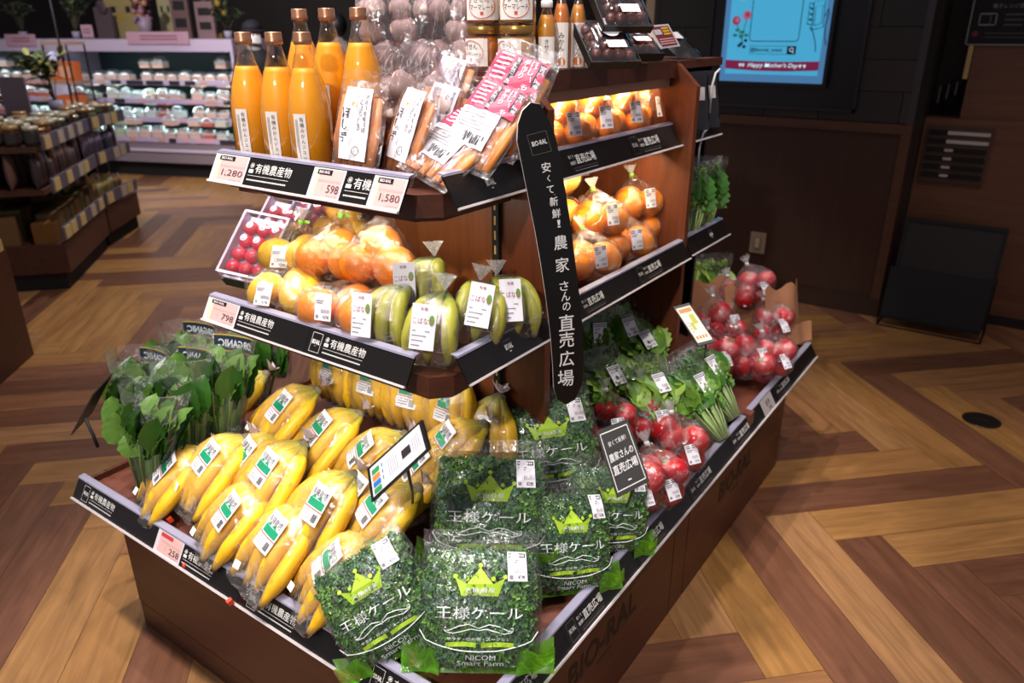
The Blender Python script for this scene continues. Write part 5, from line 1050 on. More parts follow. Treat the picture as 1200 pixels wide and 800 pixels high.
# ---- tall black sign with its clear clips
o = thing('tall_sign', 'tall narrow black sign with white brush writing clipped to the shelves', 'sign', (0, 0, 0)); A0 = Vec((-.70, 1.12, 0)); nv = Vec((.72, -.69, 0)).normalized()
def onS(px, py, off=0): r = ray(px, py); C_ = Vec((0, 0, CAMZ)); t = (A0 + nv * off - C_).dot(nv) / r.dot(nv); return C_ + r * t
Lf = [(607, 145), (606, 165), (612, 195), (619, 230), (627, 270), (634, 310), (640, 350), (645, 390), (648, 430), (649, 455)]; Rt = [(643, 140), (651, 160), (657, 190), (663, 225), (669, 265), (674, 305), (679, 345), (683, 385), (684, 425), (682, 450)]
Ltop = [(612, 130), (622, 120), (633, 122)]; Lbot = [(653, 468), (663, 474), (674, 468)]
o.location = onS(655, 470); off_ = Vec(o.location)
th = nv * .006; mb = MB(); front = []; n_ = len(Lf)
rows = [(Ltop[0], Ltop[2])] + list(zip(Lf, Rt)) + [(Lbot[0], Lbot[2])]
fv = [onS(*p) for r in rows for p in r] ; topv = onS(*Ltop[1]); botv = onS(*Lbot[1]); nb = len(fv); fv += [topv, botv]
fc = [(2 * i, 2 * i + 2, 2 * i + 3, 2 * i + 1) for i in range(len(rows) - 1)] + [(0, 1, nb), (nb - 2, nb + 1, nb - 1)]
mb.add([p - off_ for p in fv], fc, 0); mb.add([p - th - off_ for p in fv], [q[::-1] for q in fc], 1)
loop = [2 * i for i in range(len(rows))] + [nb + 1] + [2 * i + 1 for i in reversed(range(len(rows)))] + [nb]; e = len(loop)
mb.add([fv[i] - off_ for i in loop] + [fv[i] - th - off_ for i in loop], [(k, (k + 1) % e, e + (k + 1) % e, e + k) for k in range(e)], 1)
mb.build('board', [mat('sign black', '0f0d0c', .3), mat('sign white edge', 'e3dfe0', .4)], o)
mb = MB()
def sc_char(ch, px, py, s_): 
    k = (py - 120) / 350; c_ = onS(px, py, .0012) - off_; up = (onS(px - .12 * s_ * (1 - k), py - s_, .0012) - off_ - c_).normalized(); rt = nv.cross(up); rt = rt if rt.dot(Vec(CR.col[0])) > 0 else -rt
    hh = (onS(px, py - s_ / 2, .0012) - onS(px, py + s_ / 2, .0012)).length; mb.text(ch, c_, rt, up, hh, 0, w=hh * (.92 if ch not in '！、く' else .45), bold=.008)
for ch, px, py, s_ in (('安', 640, 196, 12), ('く', 643, 209, 8), ('て', 645, 222, 9), ('、', 650, 228, 3), ('新', 649, 236, 11), ('鮮', 652, 250, 11), ('！', 655, 262, 9), ('農', 657, 284, 17), ('家', 659, 310, 17), ('さ', 661, 335, 11), ('ん', 663, 347, 11), ('の', 664, 359, 10), ('直', 664, 378, 19), ('売', 664, 398, 18), ('広', 664, 420, 18), ('場', 663, 443, 19)): sc_char(ch, px, py, s_)
c_ = onS(632, 167, .0012) - off_; mb.text('BIO-RAL', c_, (onS(640, 165) - onS(632, 167)).normalized(), (onS(630, 160) - onS(632, 167)).normalized(), .0085, 0, w=.026, bold=.02); mb.frame(c_ - Z3 * .001, (onS(640, 165) - onS(632, 167)).normalized(), (onS(630, 160) - onS(632, 167)).normalized(), .034, .036, .0006, 1)
mb.build('writing', [mat('chalk white', 'e6e3de', .6), sgrey], o)
for (x0, y0, z0), (px, py), lb in (((-.79, 1.185, UZ - .02), (632, 235), 'clear plastic clip holding the tall sign at the top shelf'), ((-.725, 1.15, MZ - .02), (650, 385), 'clear plastic clip holding the tall sign at the middle shelf')):
    e_ = onS(px, py, -.018); t_ = thing('sign_clip', lb, 'clip', (x0, y0, z0), 0, 'clear clips of the tall sign'); v_ = e_ - Vec((x0, y0, z0)); cl = clearp('clip plastic', (.9, .88, .9), .16, .1)
    MB().box(-.014, .022, -.012, .012, -.014, .014).lathe([(.011, -.018), (.013, -.01), (.013, .012), (.009, .018)], 14, (.026, -.004, 0)).build('clamp', cl, t_); MB().tube([Vec((.022, 0, 0)), Vec((.022, 0, 0)) * .5 + v_ * .5 + Vec((0, 0, -.008)), v_], [.006, .006, .007], 8).box(v_.x - .01, v_.x + .01, v_.y - .006, v_.y + .006, v_.z - .03, v_.z + .03).build('arm', cl, t_)
# ---- small signs standing among the goods
def card_sign(lb, q, base, faces, name='price_sign', cat='price card', fr=.0035):
    c = sum(q, Vec()) / 4; o = thing(name, lb, cat, base); q = [p - Vec(base) for p in q]; nn = (q[1] - q[0]).cross(q[3] - q[0]).normalized(); sg = 1 if nn.dot(Vec((0, 0, CAMZ)) - c) > 0 else -1; nn = nn * sg
    L_ = lambda a, b, e=0: q[3] * (1 - a) * (1 - b) + q[2] * a * (1 - b) + q[1] * a * b + q[0] * (1 - a) * b + nn * e
    MB().prism([L_(-.02, -.03, -.004), L_(1.02, -.03, -.004), L_(1.02, 1.03, -.004), L_(-.02, 1.03, -.004)], nn * .005).build('frame', BLK, o)
    mb = MB(); mats = faces(mb, L_); mb.build('card', mats, o); p = L_(.6, .05, -.005); MB().tube([p, p + (Vec((0, 0, 0)) - p) * .45 + Vec((0, .004, 0)), Vec((0, 0, 0))], .0028, 6).build('stem', BLK, o); return o
def q_(mb, L_, a, b, c, d, e, mi): mb.add([L_(a, b, e), L_(c, b, e), L_(c, d, e), L_(a, d, e)], [(0, 1, 2, 3)], mi)
def quad_at(px, d0): # corners as seen, at one distance from the lens
    return [Vec((0, 0, CAMZ)) + ray(a, b) * (d0[i] / FPX) for i, (a, b) in enumerate(px)]
def f1(mb, L_):
    q_(mb, L_, .03, .05, .97, .95, .0012, 0)
    for k, m_ in enumerate((2, 3, 4, 2)): q_(mb, L_, .06, .68 - k * .2, .2, .84 - k * .2, .0018, m_)
    for k in range(3): q_(mb, L_, .24, .3 + k * .2, .26, .42 + k * .2, .0018, 4)
    for k in range(5): q_(mb, L_, .36 + k * .035, .22, .37 + k * .035, .8, .0018, 5)
    q_(mb, L_, .6, .36, .76, .64, .0018, 1)
    for k in range(4): q_(mb, L_, .8 + k * .035, .3, .81 + k * .035, .75, .0018, 5)
    return [mat('sign paper', 'e9e8f2', .45), INK, mat('sdg green', '2f9a57', .5), mat('sdg orange', 'e08a3a', .5), mat('sdg blue', '2f74c0', .5), LABG]
b_ = on_deck(484, 600, .004)
card_sign('white information card in a thin black frame standing tilted among the bananas', quad_at([(432, 549), (493, 494), (502, 526), (437, 586)], (1.13, 1.08, 1.07, 1.12)), dz(b_, .005), f1)
def f2(mb, L_):
    q_(mb, L_, .0, .0, 1, 1, .0012, 0)
    for a in ((.05, .04, .95, .055), (.05, .945, .95, .96), (.05, .04, .07, .96), (.93, .04, .95, .96)): q_(mb, L_, *a, .0018, 1)
    ux = (L_(1, 0) - L_(0, 0)); uy = (L_(0, 1) - L_(0, 0)); H = uy.length; W = ux.length; ux.normalize(); uy.normalize()
    mb.text('安くて新鮮！', L_(.5, .77, .002), ux, uy, H * .08, 1, w=W * .55); mb.text('農家さんの', L_(.5, .56, .002), ux, uy, H * .13, 1, w=W * .74, bold=.008); mb.text('直売広場', L_(.5, .36, .002), ux, uy, H * .15, 1, w=W * .76, bold=.008); q_(mb, L_, .45, .13, .55, .15, .0018, 1)
    return [mat('chalk board', '14110f', .5), mat('chalk', 'd9d6d2', .6)]
b_ = on_deck(732, 600, .004); card_sign('small black chalk sign tilted in front of the tomato bags', quad_at([(700, 507), (735, 493), (760, 562), (723, 581)], (1.16, 1.16, 1.14, 1.14)), dz(b_, .005), f2, 'chalk_sign', 'sign')
def f3(mb, L_):
    q_(mb, L_, .05, .04, .95, .96, .0012, 0); q_(mb, L_, .12, .82, .88, .92, .0018, 1); q_(mb, L_, .5, .5, .8, .75, .0018, 2); q_(mb, L_, .3, .35, .5, .55, .0018, 2)
    for k in range(4): q_(mb, L_, .15 + k * .18, .12, .27 + k * .18, .2, .0018, 1)
    for k in range(4): q_(mb, L_, .15, .3 + k * .08, .25, .33 + k * .08, .0018, 3)
    return [mat('sign cream', 'ecd9c2', .5), mat('sign orange', 'd9773a', .5), mat('sign olive', 'a9a83a', .5), LABG]
b_ = on_deck(825, 425, .004); card_sign('cream card with orange print in a dark frame, tilted above the far tomatoes', quad_at([(790, 361), (808, 356), (837, 399), (818, 404)], (1.72, 1.72, 1.68, 1.68)), dz(b_, .005), f3)
o = thing('card_holder', 'dark blank card holder hanging off the left tray edge beside the spinach', 'card holder', atX(100, 490, -1.775)); P0 = o.location
MB().prism([atX(132, 438, -1.80) - P0, atX(110, 462, -1.80) - P0, atX(84, 510, -1.84) - P0, atX(108, 484, -1.84) - P0], (-.006, 0, 0)).build('card', mat('holder dark', '1a1613', .35), o); MB().tube([(0, 0, 0), (.02, .0, -.04), (.03, 0, -.07)], .004, 6).build('clip', BLKM, o)

# ---- let every bag rest on what carries it
import numpy as np
def lowest(root, fn):
    M0 = Matrix.LocRotScale(root.location, root.rotation_euler, root.scale); best = 9
    for ch in root.children:
        for o in [ch] + list(ch.children):
            if o.type != 'MESH' or not len(o.data.vertices): continue
            a = np.empty(len(o.data.vertices) * 3, 'f'); o.data.vertices.foreach_get('co', a); a = a.reshape(-1, 3)
            m = np.array(M0 @ (Matrix.Identity(4) if o is ch else Matrix.Translation(ch.location))); p = a @ m[:3, :3].T + m[:3, 3]
            best = min(best, float(fn(p)))
    return best
def over_deck(p):
    x, y = p[:, 0], p[:, 1]; d = np.clip(np.minimum(np.minimum(y - .72, -.60 - x), np.minimum(2.5 - y, x + 1.75)), 0, .5); k = (x > TX0 + .02) & (x < TX1 - .02) & (y > TY0 + .02) & (y < TY1 - .02)
    return (p[k, 2] - .395 - d[k] * .36).min() if k.any() else 9
def settle():
    for o in list(COL.objects):
        if o.type != 'EMPTY' or o.parent: continue
        n = o.name.split('.')[0]
        if n in ('banana_bag', 'kale_bag', 'spinach_bag', 'leafy_greens_bag', 'tomato_bag', 'paper_bag'): lo = lowest(o, over_deck)
        elif n in ('citrus_bag', 'green_banana_bag', 'strawberry_pack', 'orange_bag', 'citrus_roll_bag', 'dried_sweet_potato_pack', 'herb_bag', 'dark_pouch', 'date_tray', 'celery_bag'):
            zs = min((abs(o.location.z - z - .02), z) for z in (USZ, MSZ, iz, lz, TB))[1] if n not in ('citrus_bag', 'green_banana_bag', 'strawberry_pack', 'orange_bag', 'citrus_roll_bag') else max([z for z in (MSZ, lz, iz) if z < o.location.z + .002 and (z != MSZ or o.location.y < 1.2) and (z == MSZ or o.location.y > 1.2)] or [0])
            lo = lowest(o, lambda p: p[:, 2].min() - zs)
        else: continue
        if lo < .0015: o.location.z += min(.035, .0015 - lo)
settle()
# ================================================================ far side of the shop
darkw = mat('far wall dark', '2b2522', .7, var=.2, vs=3)
struct('wall_left', MB().box(-12.1, -12, -.8, 7, 0, 3).box(-12, -2.0, 6.7, 6.8, 0, 3), darkw)
struct('wall_side', MB().box(-2.06, -2.0, 4.36, 6.7, 0, 3), mat('side wall brown', '2a1d16', .6))
struct('trim_4', MB().box(-2.075, -2.02, 4.24, 4.30, 0, 2.6), mat('cream post', 'b9a586', .6))
# refrigerated case -------------------------------------------------
FO = Vec((-7.05, 4.62, 0)); fa = math.atan2(-.36, -.94)      # local x runs to the left along the case, local -y... faces the shop
ex = Vec((-.9339, -.3576, 0)); fn_ = Vec((.3576, -.9339, 0))
fridge = thing('refrigerated_case', 'long white refrigerated display case with four lit shelves along the back', 'refrigerated case', FO)
def fp(s, out, z): return ex * s + fn_ * out + Z3 * z
def fbox(mb, s0, s1, o0, o1, z0, z1, mi=0): return mb.obox(fp(s0, o0, z0), ex * (s1 - s0), fn_ * (o1 - o0), Z3 * (z1 - z0), mi)
lav = mat('case lavender white', 'b9a9bd', .45); cin = mat('case inside', '1c3436', .5); cgr = mat('case grey panel', '83767c', .5)
S0, S1 = -.40, 4.6
mb = MB(); fbox(mb, S0, S1, -.75, -.70, 0, 1.33); mb.build('back_panel', cin, fridge)
mb = MB(); fbox(mb, S0, S1, -.02, 0, .15, .36); mb.build('front_panel', cgr, fridge); mb = MB(); fbox(mb, S0, S1, 0, .015, .262, .29); mb.build('bumper', mat('bumper white', 'c8bccb', .4), fridge)
mb = MB(); fbox(mb, S0, S1, -.12, -.06, 0, .15); mb.build('kickboard', BLKM, fridge)
mb = MB(); fbox(mb, S0, S1, -.70, .0, 1.262, 1.34); fbox(mb, S0, S1, -.012, 0, 1.228, 1.262); mb.build('canopy', lav, fridge)
for s in (S0, 1.75): mb = MB(); fbox(mb, s - .03, s, -.75, 0, 0, 1.34); mb.build('end_panel', lav, fridge)
led = mat('case light', 'd9f4f2', .4, emit=14.0)
mb = MB(); fbox(mb, S0 + .05, S1 - .05, -.05, -.02, 1.25, 1.258); mb.build('light_tube', led, fridge)
SHZ = [.40, .585, .765, .945]
cp = [mat('rail card pink', 'cfa2b4', .5), mat('rail card lilac', 'bba6c6', .5), mat('rail card dark', '2c2733', .5), mat('rail card salmon', 'c79a90', .5)]
rr = random.Random(5)
for i, z in enumerate(SHZ):
    o0 = -.0 if i == 0 else -.1 - .03 * i
    mb = MB(); fbox(mb, S0, S1, -.70, o0, z - .02, z); sh = mb.build('shelf', cin, fridge)
    mb = MB(); fbox(mb, S0, S1, o0, o0 + .008, z - .045, z + .005); mb.build('price_rail', lav, sh)
    if i: mb = MB(); fbox(mb, S0 + .05, S1 - .05, o0 - .05, o0 - .02, z - .026, z - .021); mb.build('light_tube', led, sh)
    s = S0 + .05
    while s < 3.2:
        w_ = rr.choice((.08, .12, .2)); mb = MB(); fbox(mb, s, s + w_, o0 + .008, o0 + .012, z - .04, z + .0); mb.build('price_card', rr.choice(cp), sh); s += w_ + rr.uniform(.01, .09)
foods = [mat('food ' + c, c, .5) for c in ('e0a25c', 'd9d2bf', 'c9675a', 'b8c4a0', 'e3b9a9', '9fb8b4', 'd5dbd9')]
boxw = mat('pack pale', 'c9dcda', .4)
packs = []
for k, f_ in enumerate(foods):
    m = MB().prism([(-.06, -.045, 0), (.06, -.045, 0), (.066, .05, 0), (-.066, .05, 0)], (0, 0, .035), 0); m.box(-.066, .066, -.05, .052, .035, .042, 1); m.ball((-.02, -.03, .035), (.03, .02, .026), 8, 5, 0); m.ball((.025, -.03, .035), (.026, .018, .024), 8, 5, 0)
    m.grid(lambda a, b: Vec(((a - .5) * .126, (b - .5) * .1, .044 + .035 * min(1, 5 * min(a, 1 - a, b, 1 - b)))), 6, 6, 2)
    packs.append(m.mesh('food_pack', [f_, boxw, clr]))
rows = ['bottom', 'second', 'third', 'top']
fang = math.atan2(ex.y, ex.x) + PI
for i, z in enumerate(SHZ):
    o0 = -.07 if i == 0 else -.17 - .03 * i; s = S0 + .12; kk = rr.randint(0, 6)
    while s < 2.75:
        if rr.random() < .1: s += .12; continue
        if rr.random() < .3: kk = rr.randint(0, 6)
        for st_ in range(2 if rr.random() < .35 else 1):
            o = link('food_pack', packs[(kk + i) % 7]); o.location = FO + fp(s, o0, z + .002 + st_ * .12); o.rotation_euler = (0, 0, fang + rr.uniform(-.06, .06)); o.scale = (1, 1, rr.uniform(1.0, 1.5)); tag(o, 'small pale food pack on the %s shelf of the refrigerated case' % rows[i], 'food pack', 'food packs on the %s shelf of the case' % rows[i])
        s += .142 + rr.uniform(0, .02)
mb = MB()
area(FO + fp(1.2, .25, 1.2), FO + fp(1.2, -.4, .6), 0.01, 3, .05, (.8, 1, 1), 'case_light')
# things on top of the case
def onF(px, py, off=0):
    r = ray(px, py); C_ = Vec((0, 0, CAMZ)); t = (FO + fn_ * off - C_).dot(fn_) / r.dot(fn_); p = C_ + r * t; return (p - FO).dot(ex), p.z
def fplace(px, off): s, z = onF(px, 44, off); return FO + fp(s, off, 1.342)
for (a, b, c, d), lb in (((150, 37, 220, 52), 'wide pink sign on the front of the refrigerated case canopy'), ((8, 40, 40, 54), 'small pink sign at the left end of the case canopy'), ((97, 29, 107, 44), 'small upright pink card on top of the case')):
    s0, z1 = onF(c, b, .01); s1, z0 = onF(a, d, .01); o = thing('case_sign', lb, 'sign', FO + fp(s0, .004, z0)); m = MB(); m.obox((0, 0, 0), ex * (s1 - s0), fn_ * .008, Z3 * (z1 - z0), 0)
    for k in range(2): m.obox(ex * (s1 - s0) * .18 + fn_ * .0085 + Z3 * (z1 - z0) * (.62 - .25 * k), ex * (s1 - s0) * .6, fn_ * .001, Z3 * (z1 - z0) * .09, 1)
    m.build('board', [mat('case sign pink', 'b08a98', .5), mat('case sign print', '75404c', .5)], o)
potm = mat('pot grey lilac', '8d8595', .5)
def make_plant(label, loc, h, spread, n, pot, cat='plant', L_=.09, gm=('2f4226', '4a5c34')):
    o = thing('potted_plant', label, cat, loc); rr = random.Random(len(label)); ph = pot
    MB().lathe([(ph * .55, 0), (ph * .75, ph * 1.3), (ph * .66, ph * 1.3), (ph * .6, ph * 1.1)], 18).build('pot', potm, o); mb = MB()
    for i in range(n):
        a = rr.uniform(0, 6.28); q = rr.uniform(.1, 1) * spread; top = Vec((math.cos(a) * q, math.sin(a) * q, ph * 1.2 + h * rr.uniform(.6, 1))); mid = Vec((math.cos(a) * q * .35, math.sin(a) * q * .35, ph * 1.2 + top.z * .45))
        mb.tube([(0, 0, ph * 1.0), mid, top], [.004, .003, .002], 5, 1)
        for t in range(7): b_ = mid.lerp(top, t / 6); d = Vec((rr.uniform(-1, 1), rr.uniform(-1, 1), rr.uniform(.1, .9))); leaf(mb, b_, d, Vec((0, 0, 1)), L_ * rr.uniform(.7, 1.2), L_ * .34, rr.choice((0, 2)), .4, 0, 0, 1, rr, 2, 3)
    mb.build('foliage', [mat('plant dark ' + gm[0], gm[0], .5), mat('plant stem', '4d4a33', .6), mat('plant mid ' + gm[1], gm[1], .5)], o); return o
for px, off, h, lb in ((28, -.2, .38, 'potted plant on the case behind the small pink sign'), (90, -.2, .42, 'potted plant in a lilac pot standing on the refrigerated case'), (268, -.15, .2, 'small potted plant at the right end of the case')): make_plant(lb, fplace(px, off), h, .2, 9, .055)
for px, off, w_, h_, c_, nm, lb in ((125, -.35, .2, .3, '4a3a3c', 'chair_back', 'rounded dark panel standing on the case left of the flowers'), (215, -.3, .2, .42, '5f4642', 'display_box', 'brown display box with two dark windows on the case'), (243, -.3, .2, .34, '7a5f5f', 'display_box', 'pinkish display board with a dark window at the right of the case'), (150, -.55, .45, .6, '8a7a4c', 'poster', 'yellowish poster panel at the back of the case'), (200, -.58, .2, .6, '8c8660', 'poster', 'pale olive poster panel behind the display box')):
    o = thing(nm, lb, nm.replace('_', ' '), fplace(px, off)); m = MB(); m.obox(ex * -w_ / 2, ex * w_, fn_ * -.03, Z3 * h_, 0)
    if 'box' in nm:
        for k in range(2): m.obox(ex * -w_ * .32 + fn_ * .001 + Z3 * h_ * (.25 + .38 * k), ex * w_ * .64, fn_ * .003, Z3 * h_ * .2, 1)
    if nm == 'poster':
        for k in range(4): m.obox(ex * (-w_ * .4 + k * w_ * .2) + fn_ * .001 + Z3 * h_ * (.3 + .12 * (k % 2)), ex * w_ * .12, fn_ * .003, Z3 * h_ * .1, 1 if k % 2 else 2)
    if nm == 'chair_back': m.ball(Z3 * h_, (w_ / 2, .02, .07), 12, 6, 0)
    m.build('panel', [mat('far ' + c_, c_, .6), BLKM, mat('far ochre', '9a7a22', .5)], o)
o = thing('flower_bunch', 'bunch of dusky red and peach flowers in a wrapped pot on the case', 'flowers', fplace(172, -.15)); rr = random.Random(8); m = MB()
for i in range(34): m.ball((rr.uniform(-.13, .13), rr.uniform(-.05, .05), .16 + rr.uniform(0, .26)), rr.uniform(.022, .04), 7, 5, rr.choice((0, 1, 1, 2)))
m.build('blossoms', [mat('flower peach', '9c6a58', .6), mat('flower maroon', '331319', .6), mat('flower pink', '8a5a66', .6)], o); MB().lathe([(.04, 0), (.085, .2)], 10).build('wrapper', mat('wrapper lilac', '84727f', .5), o); MB().tube([(-.01, -.07, .16), (.04, -.08, .19)], .014, 6).build('ribbon', mat('ribbon blue', '27406a', .5), o)
o = thing('yellow_flowers', 'yellow flower stand at the top right of the case', 'flowers', fplace(255, -.4)); m = MB()
for i in range(16): m.ball((rr.uniform(-.16, .16), rr.uniform(-.05, .05), .2 + rr.uniform(0, .2)), .035, 7, 5, rr.choice((0, 1)))
m.tube([(0, 0, .02), (0, 0, .3)], .012, 6, 1).lathe([(.07, 0), (.05, .05)], 12, (0, 0, 0), 0); m.build('blossoms', [mat('flower yellow', '8a7420', .6), mat('flower olive', '3a3a22', .6)], o)
# jar stand -------------------------------------------------
G0 = atZ(88, 338, 0); G1 = atZ(132, 290, 0); H1 = atZ(168, 265, 0); e1 = (G1 - G0).normalized(); e2 = Vec((-e1.y, e1.x, 0)); LN = (G1 - G0).length; H0 = G1 + e1 * .05
e2 = e2 if e2.dot(Vec((-1, -1, 0))) > 0 else -e2
def zat(px, py, P): r = ray(px, py); k = Vec((P.x, P.y, 0)).length / Vec((r.x, r.y, 0)).length; return CAMZ + r.z * k
Z3t, Z2t, Z1t = zat(75, 272, G0), zat(60, 216, G0), zat(47, 166, G0)
jw = wood('jar stand wood', '3f2014', '55301f', 'X', .5); jt = [mat('tag cream', 'c9ae72', .5), mat('tag grey', '5b5361', .5), mat('tag pale', 'b5a68f', .5)]
def jarstand(label, O, L_, dep, tiers, seed):
    rr = random.Random(seed); o = thing('stepped_stand', label, 'display stand', O)
    B = lambda mb, x0, x1, y0, y1, z0, z1, mi=0: mb.obox(e1 * x0 + e2 * y0 + Z3 * z0, e1 * (x1 - x0), e2 * (y1 - y0), Z3 * (z1 - z0), mi)
    mb = MB(); B(mb, 0, L_, .0, dep, .1, tiers[0] - .07); mb.build('body', jw, o); mb = MB(); B(mb, .01, L_ - .01, .03, dep, 0, .1); mb.build('kickboard', BLKM, o)
    mb = MB(); B(mb, L_ - .03, L_, .25, dep, tiers[0] - .07, tiers[-1]); B(mb, 0, L_, dep - .03, dep, .1, tiers[-1] + .02); mb.build('side_panel', jw, o)
    for i, z in enumerate(tiers):
        if i: mb = MB(); B(mb, 0, L_, .04, dep, z - .06, z - .03); mb.build('shelf_board', jw, o)
        mb = MB(); B(mb, 0, L_, -.012, 0, z - .05, z + .03); rl = mb.build('price_rail', jt[1], o); x = .02
        while x < L_ - .12: mb = MB(); B(mb, x, x + .1, -.018, -.012, z - .045, z + .025); mb.build('price_tag', jt[rr.choice((0, 0, 2))], rl); x += rr.choice((.12, .2, .25))
    return o
jarstand('nearer dark wooden stepped stand with jars and packets at the left', G0, LN, 1.15, (Z3t, Z2t, Z1t), 2)
P2 = lambda O, x, y, z: O + e1 * x + e2 * y + Z3 * z
def kindmesh(kind, k):
    if kind == 'jar': return MB().lathe([(.04, 0), (.042, .01), (.042, .075), (.036, .085)], 12, mi=0).lathe([(.04, .085), (.04, .11)], 12, mi=1).lathe([(.043, .02), (.043, .06)], 12, mi=2, capb=False, capt=False).mesh('jar', [mat('jar ' + k, k, .25), mat('jar lid ' + ('b08a5a' if k in ('3a2018', '7a3f1c') else 'c9c1a4'), 'b08a5a' if k in ('3a2018', '7a3f1c') else 'c9c1a4', .35, .4), mat('jar label dark', '3a3430', .5)])
    if kind == 'box': return MB().box(-.05, .05, -.06, .06, 0, .16).box(-.05, .05, -.061, -.06, .03, .13, 1).box(-.051, -.05, -.04, .04, .03, .13, 1).mesh('packet', [mat('packet ' + k, k, .5), mat('packet panel', '774420', .5)])
    S = pillow(.13, .19, .05); return MB().grid(lambda u, v: S(u, v, -1), 6, 6).grid(lambda u, v: S(1 - u, v, 1), 6, 6).mesh('packet', [mat('pouch ' + k, k, .3)])
KM = {}
def km(kind, k):
    if (kind, k) not in KM: KM[(kind, k)] = kindmesh(kind, k)
    return KM[(kind, k)]
rr = random.Random(12); ea = math.atan2(e1.y, e1.x)
def scatter(O, L_, z, kind, cols, name, label, cat, group, step, ny, y0=.06, dy=.1):
    for j in range(ny):
        x = .07
        while x < L_ - .05:
            o = link(name, km(kind, rr.choice(cols))); o.location = P2(O, x, y0 + dy * j, z); o.rotation_euler = (0, 0, ea + PI + rr.uniform(-.15, .15)); o.scale = (1, 1, rr.uniform(.75, 1.15)); tag(o, label, cat, group); x += step
jc = ('3a2018', '23120e', '7a3f1c', '2b2a20', '4a3322')
scatter(G0, LN, Z1t - .029, 'jar', jc, 'jar', 'dark preserve jar on the top tier of the nearer stepped stand', 'jar', 'jars on the top tier', .1, 4)
e1n = (H1 - H0).normalized(); E1a, E2a, EAa = e1, e2, ea; e1 = e1n; e2 = Vec((-e1.y, e1.x, 0)); ea = math.atan2(e1.y, e1.x)
jarstand('further dark wooden stepped stand behind the jar stand', H0, (H1 - H0).length, 1.0, (Z3t, Z2t, Z1t), 3)
scatter(H0, (H1 - H0).length, Z1t - .029, 'jar', ('4a4a2c', '6b6a3a', '3a2018'), 'jar', 'pickle jar on the top tier of the further stepped stand', 'jar', 'jars on the further top tier', .11, 3)
e1, e2, ea = E1a, E2a, EAa
scatter(G0, LN, Z2t - .029, 'pouch', ('6b5048', '806058', '4d4246', '8f7870'), 'packet', 'brownish packet on the middle tier of the nearer stepped stand', 'packet', 'packets on the middle tier', .075, 3, .08, .13)
e1 = e1n; e2 = Vec((-e1.y, e1.x, 0)); ea = math.atan2(e1.y, e1.x)
scatter(H0, (H1 - H0).length, Z2t - .029, 'pouch', ('4a4250', '8a8094', '3b3f2c'), 'packet', 'dark packet on the middle tier of the further stepped stand', 'packet', 'packets on the further middle tier', .09, 2, .08, .14)
e1, e2, ea = E1a, E2a, EAa
scatter(G0, LN, Z3t - .069, 'box', ('6e5230', '5c4626', '70491d', '565226'), 'packet', 'tan carton on the lowest tier of the nearer stepped stand', 'packet', 'cartons on the lowest tier', .115, 3, .1, .2)
e1 = e1n; e2 = Vec((-e1.y, e1.x, 0)); ea = math.atan2(e1.y, e1.x)
scatter(H0, (H1 - H0).length, Z3t - .069, 'pouch', ('b59a4a', 'a8814e', 'c0b078'), 'packet', 'yellowish packet on the lowest tier of the further stepped stand', 'packet', 'packets on the further lowest tier', .09, 2, .1, .16)
e1, e2, ea = E1a, E2a, EAa
# plant and grey board on the stands, thin black post, orange tower
q = atZ(68, 132, Z1t - .03); make_plant('potted plant in a grey pot standing among the jars', q, .36, .22, 12, .075, L_=.13, gm=('2c3b22', '6a6a34'))
o = thing('notice_stand', 'grey notice board standing behind the jars at the left', 'sign', atZ(21, 143, Z1t - .03)); MB().obox((-.13, 0, 0), ex * -.2 + Vec((.2, -.0, 0)) * .2, fn_ * .015, Z3 * .3).build('board', mat('notice grey', '7a6c70', .55), o); MB().obox((-.03, -.02, 0), (.05, 0, 0), fn_ * .02, Z3 * .06).build('foot', mat('notice foot', '5b4c50', .5), o)
B0 = onF(102, 100, .9); TP = FO + fp(onF(88, 122, .55)[0], .55, 0)
o = thing('orange_tower', 'narrow pale wooden rack holding orange cartons in front of the case', 'rack', TP); pw_ = mat('pale rack wood', '9a8068', .5)
mb = MB()
for z in (.3, .66, .96, 1.3): mb.obox(ex * -.14 + fn_ * -.12 + Z3 * z, ex * .28, fn_ * .24, Z3 * .025)
mb.build('shelf', pw_, o)
for a, b in ((-.14, -.12), (.12, -.12), (-.14, .1), (.12, .1)): MB().obox(ex * a + fn_ * b, ex * .012, fn_ * .012, Z3 * 1.3).build('leg', BLK, o)
for z in (.685, .985):
    for k in range(3):
        q = MB(); q.obox(ex * -.042 + fn_ * -.04, ex * .084, fn_ * .09, Z3 * .17, 0); q.obox(ex * -.03 + fn_ * .05 + Z3 * .03, ex * .06, fn_ * .002, Z3 * .1, 1); c = q.build('carton', [mat('carton orange', 'c4622c', .5), mat('carton peach', 'cf9a7c', .5)]); c.location = TP + ex * (-.09 + .09 * k) + fn_ * .02 + Z3 * z; tag(c, 'orange carton on the %s shelf of the narrow rack' % ('middle' if z < .8 else 'upper'), 'carton', 'orange cartons on the narrow rack')
pb = atZ(86, 128, Z1t - .03); o = thing('thin_post', 'thin black post rising from the jar stand', 'post', pb); tp = Vec((pb.x, pb.y, 0)); MB().tube([(0, 0, 0), (0, 0, 1.2)], .007, 6).build('post', BLKM, o)
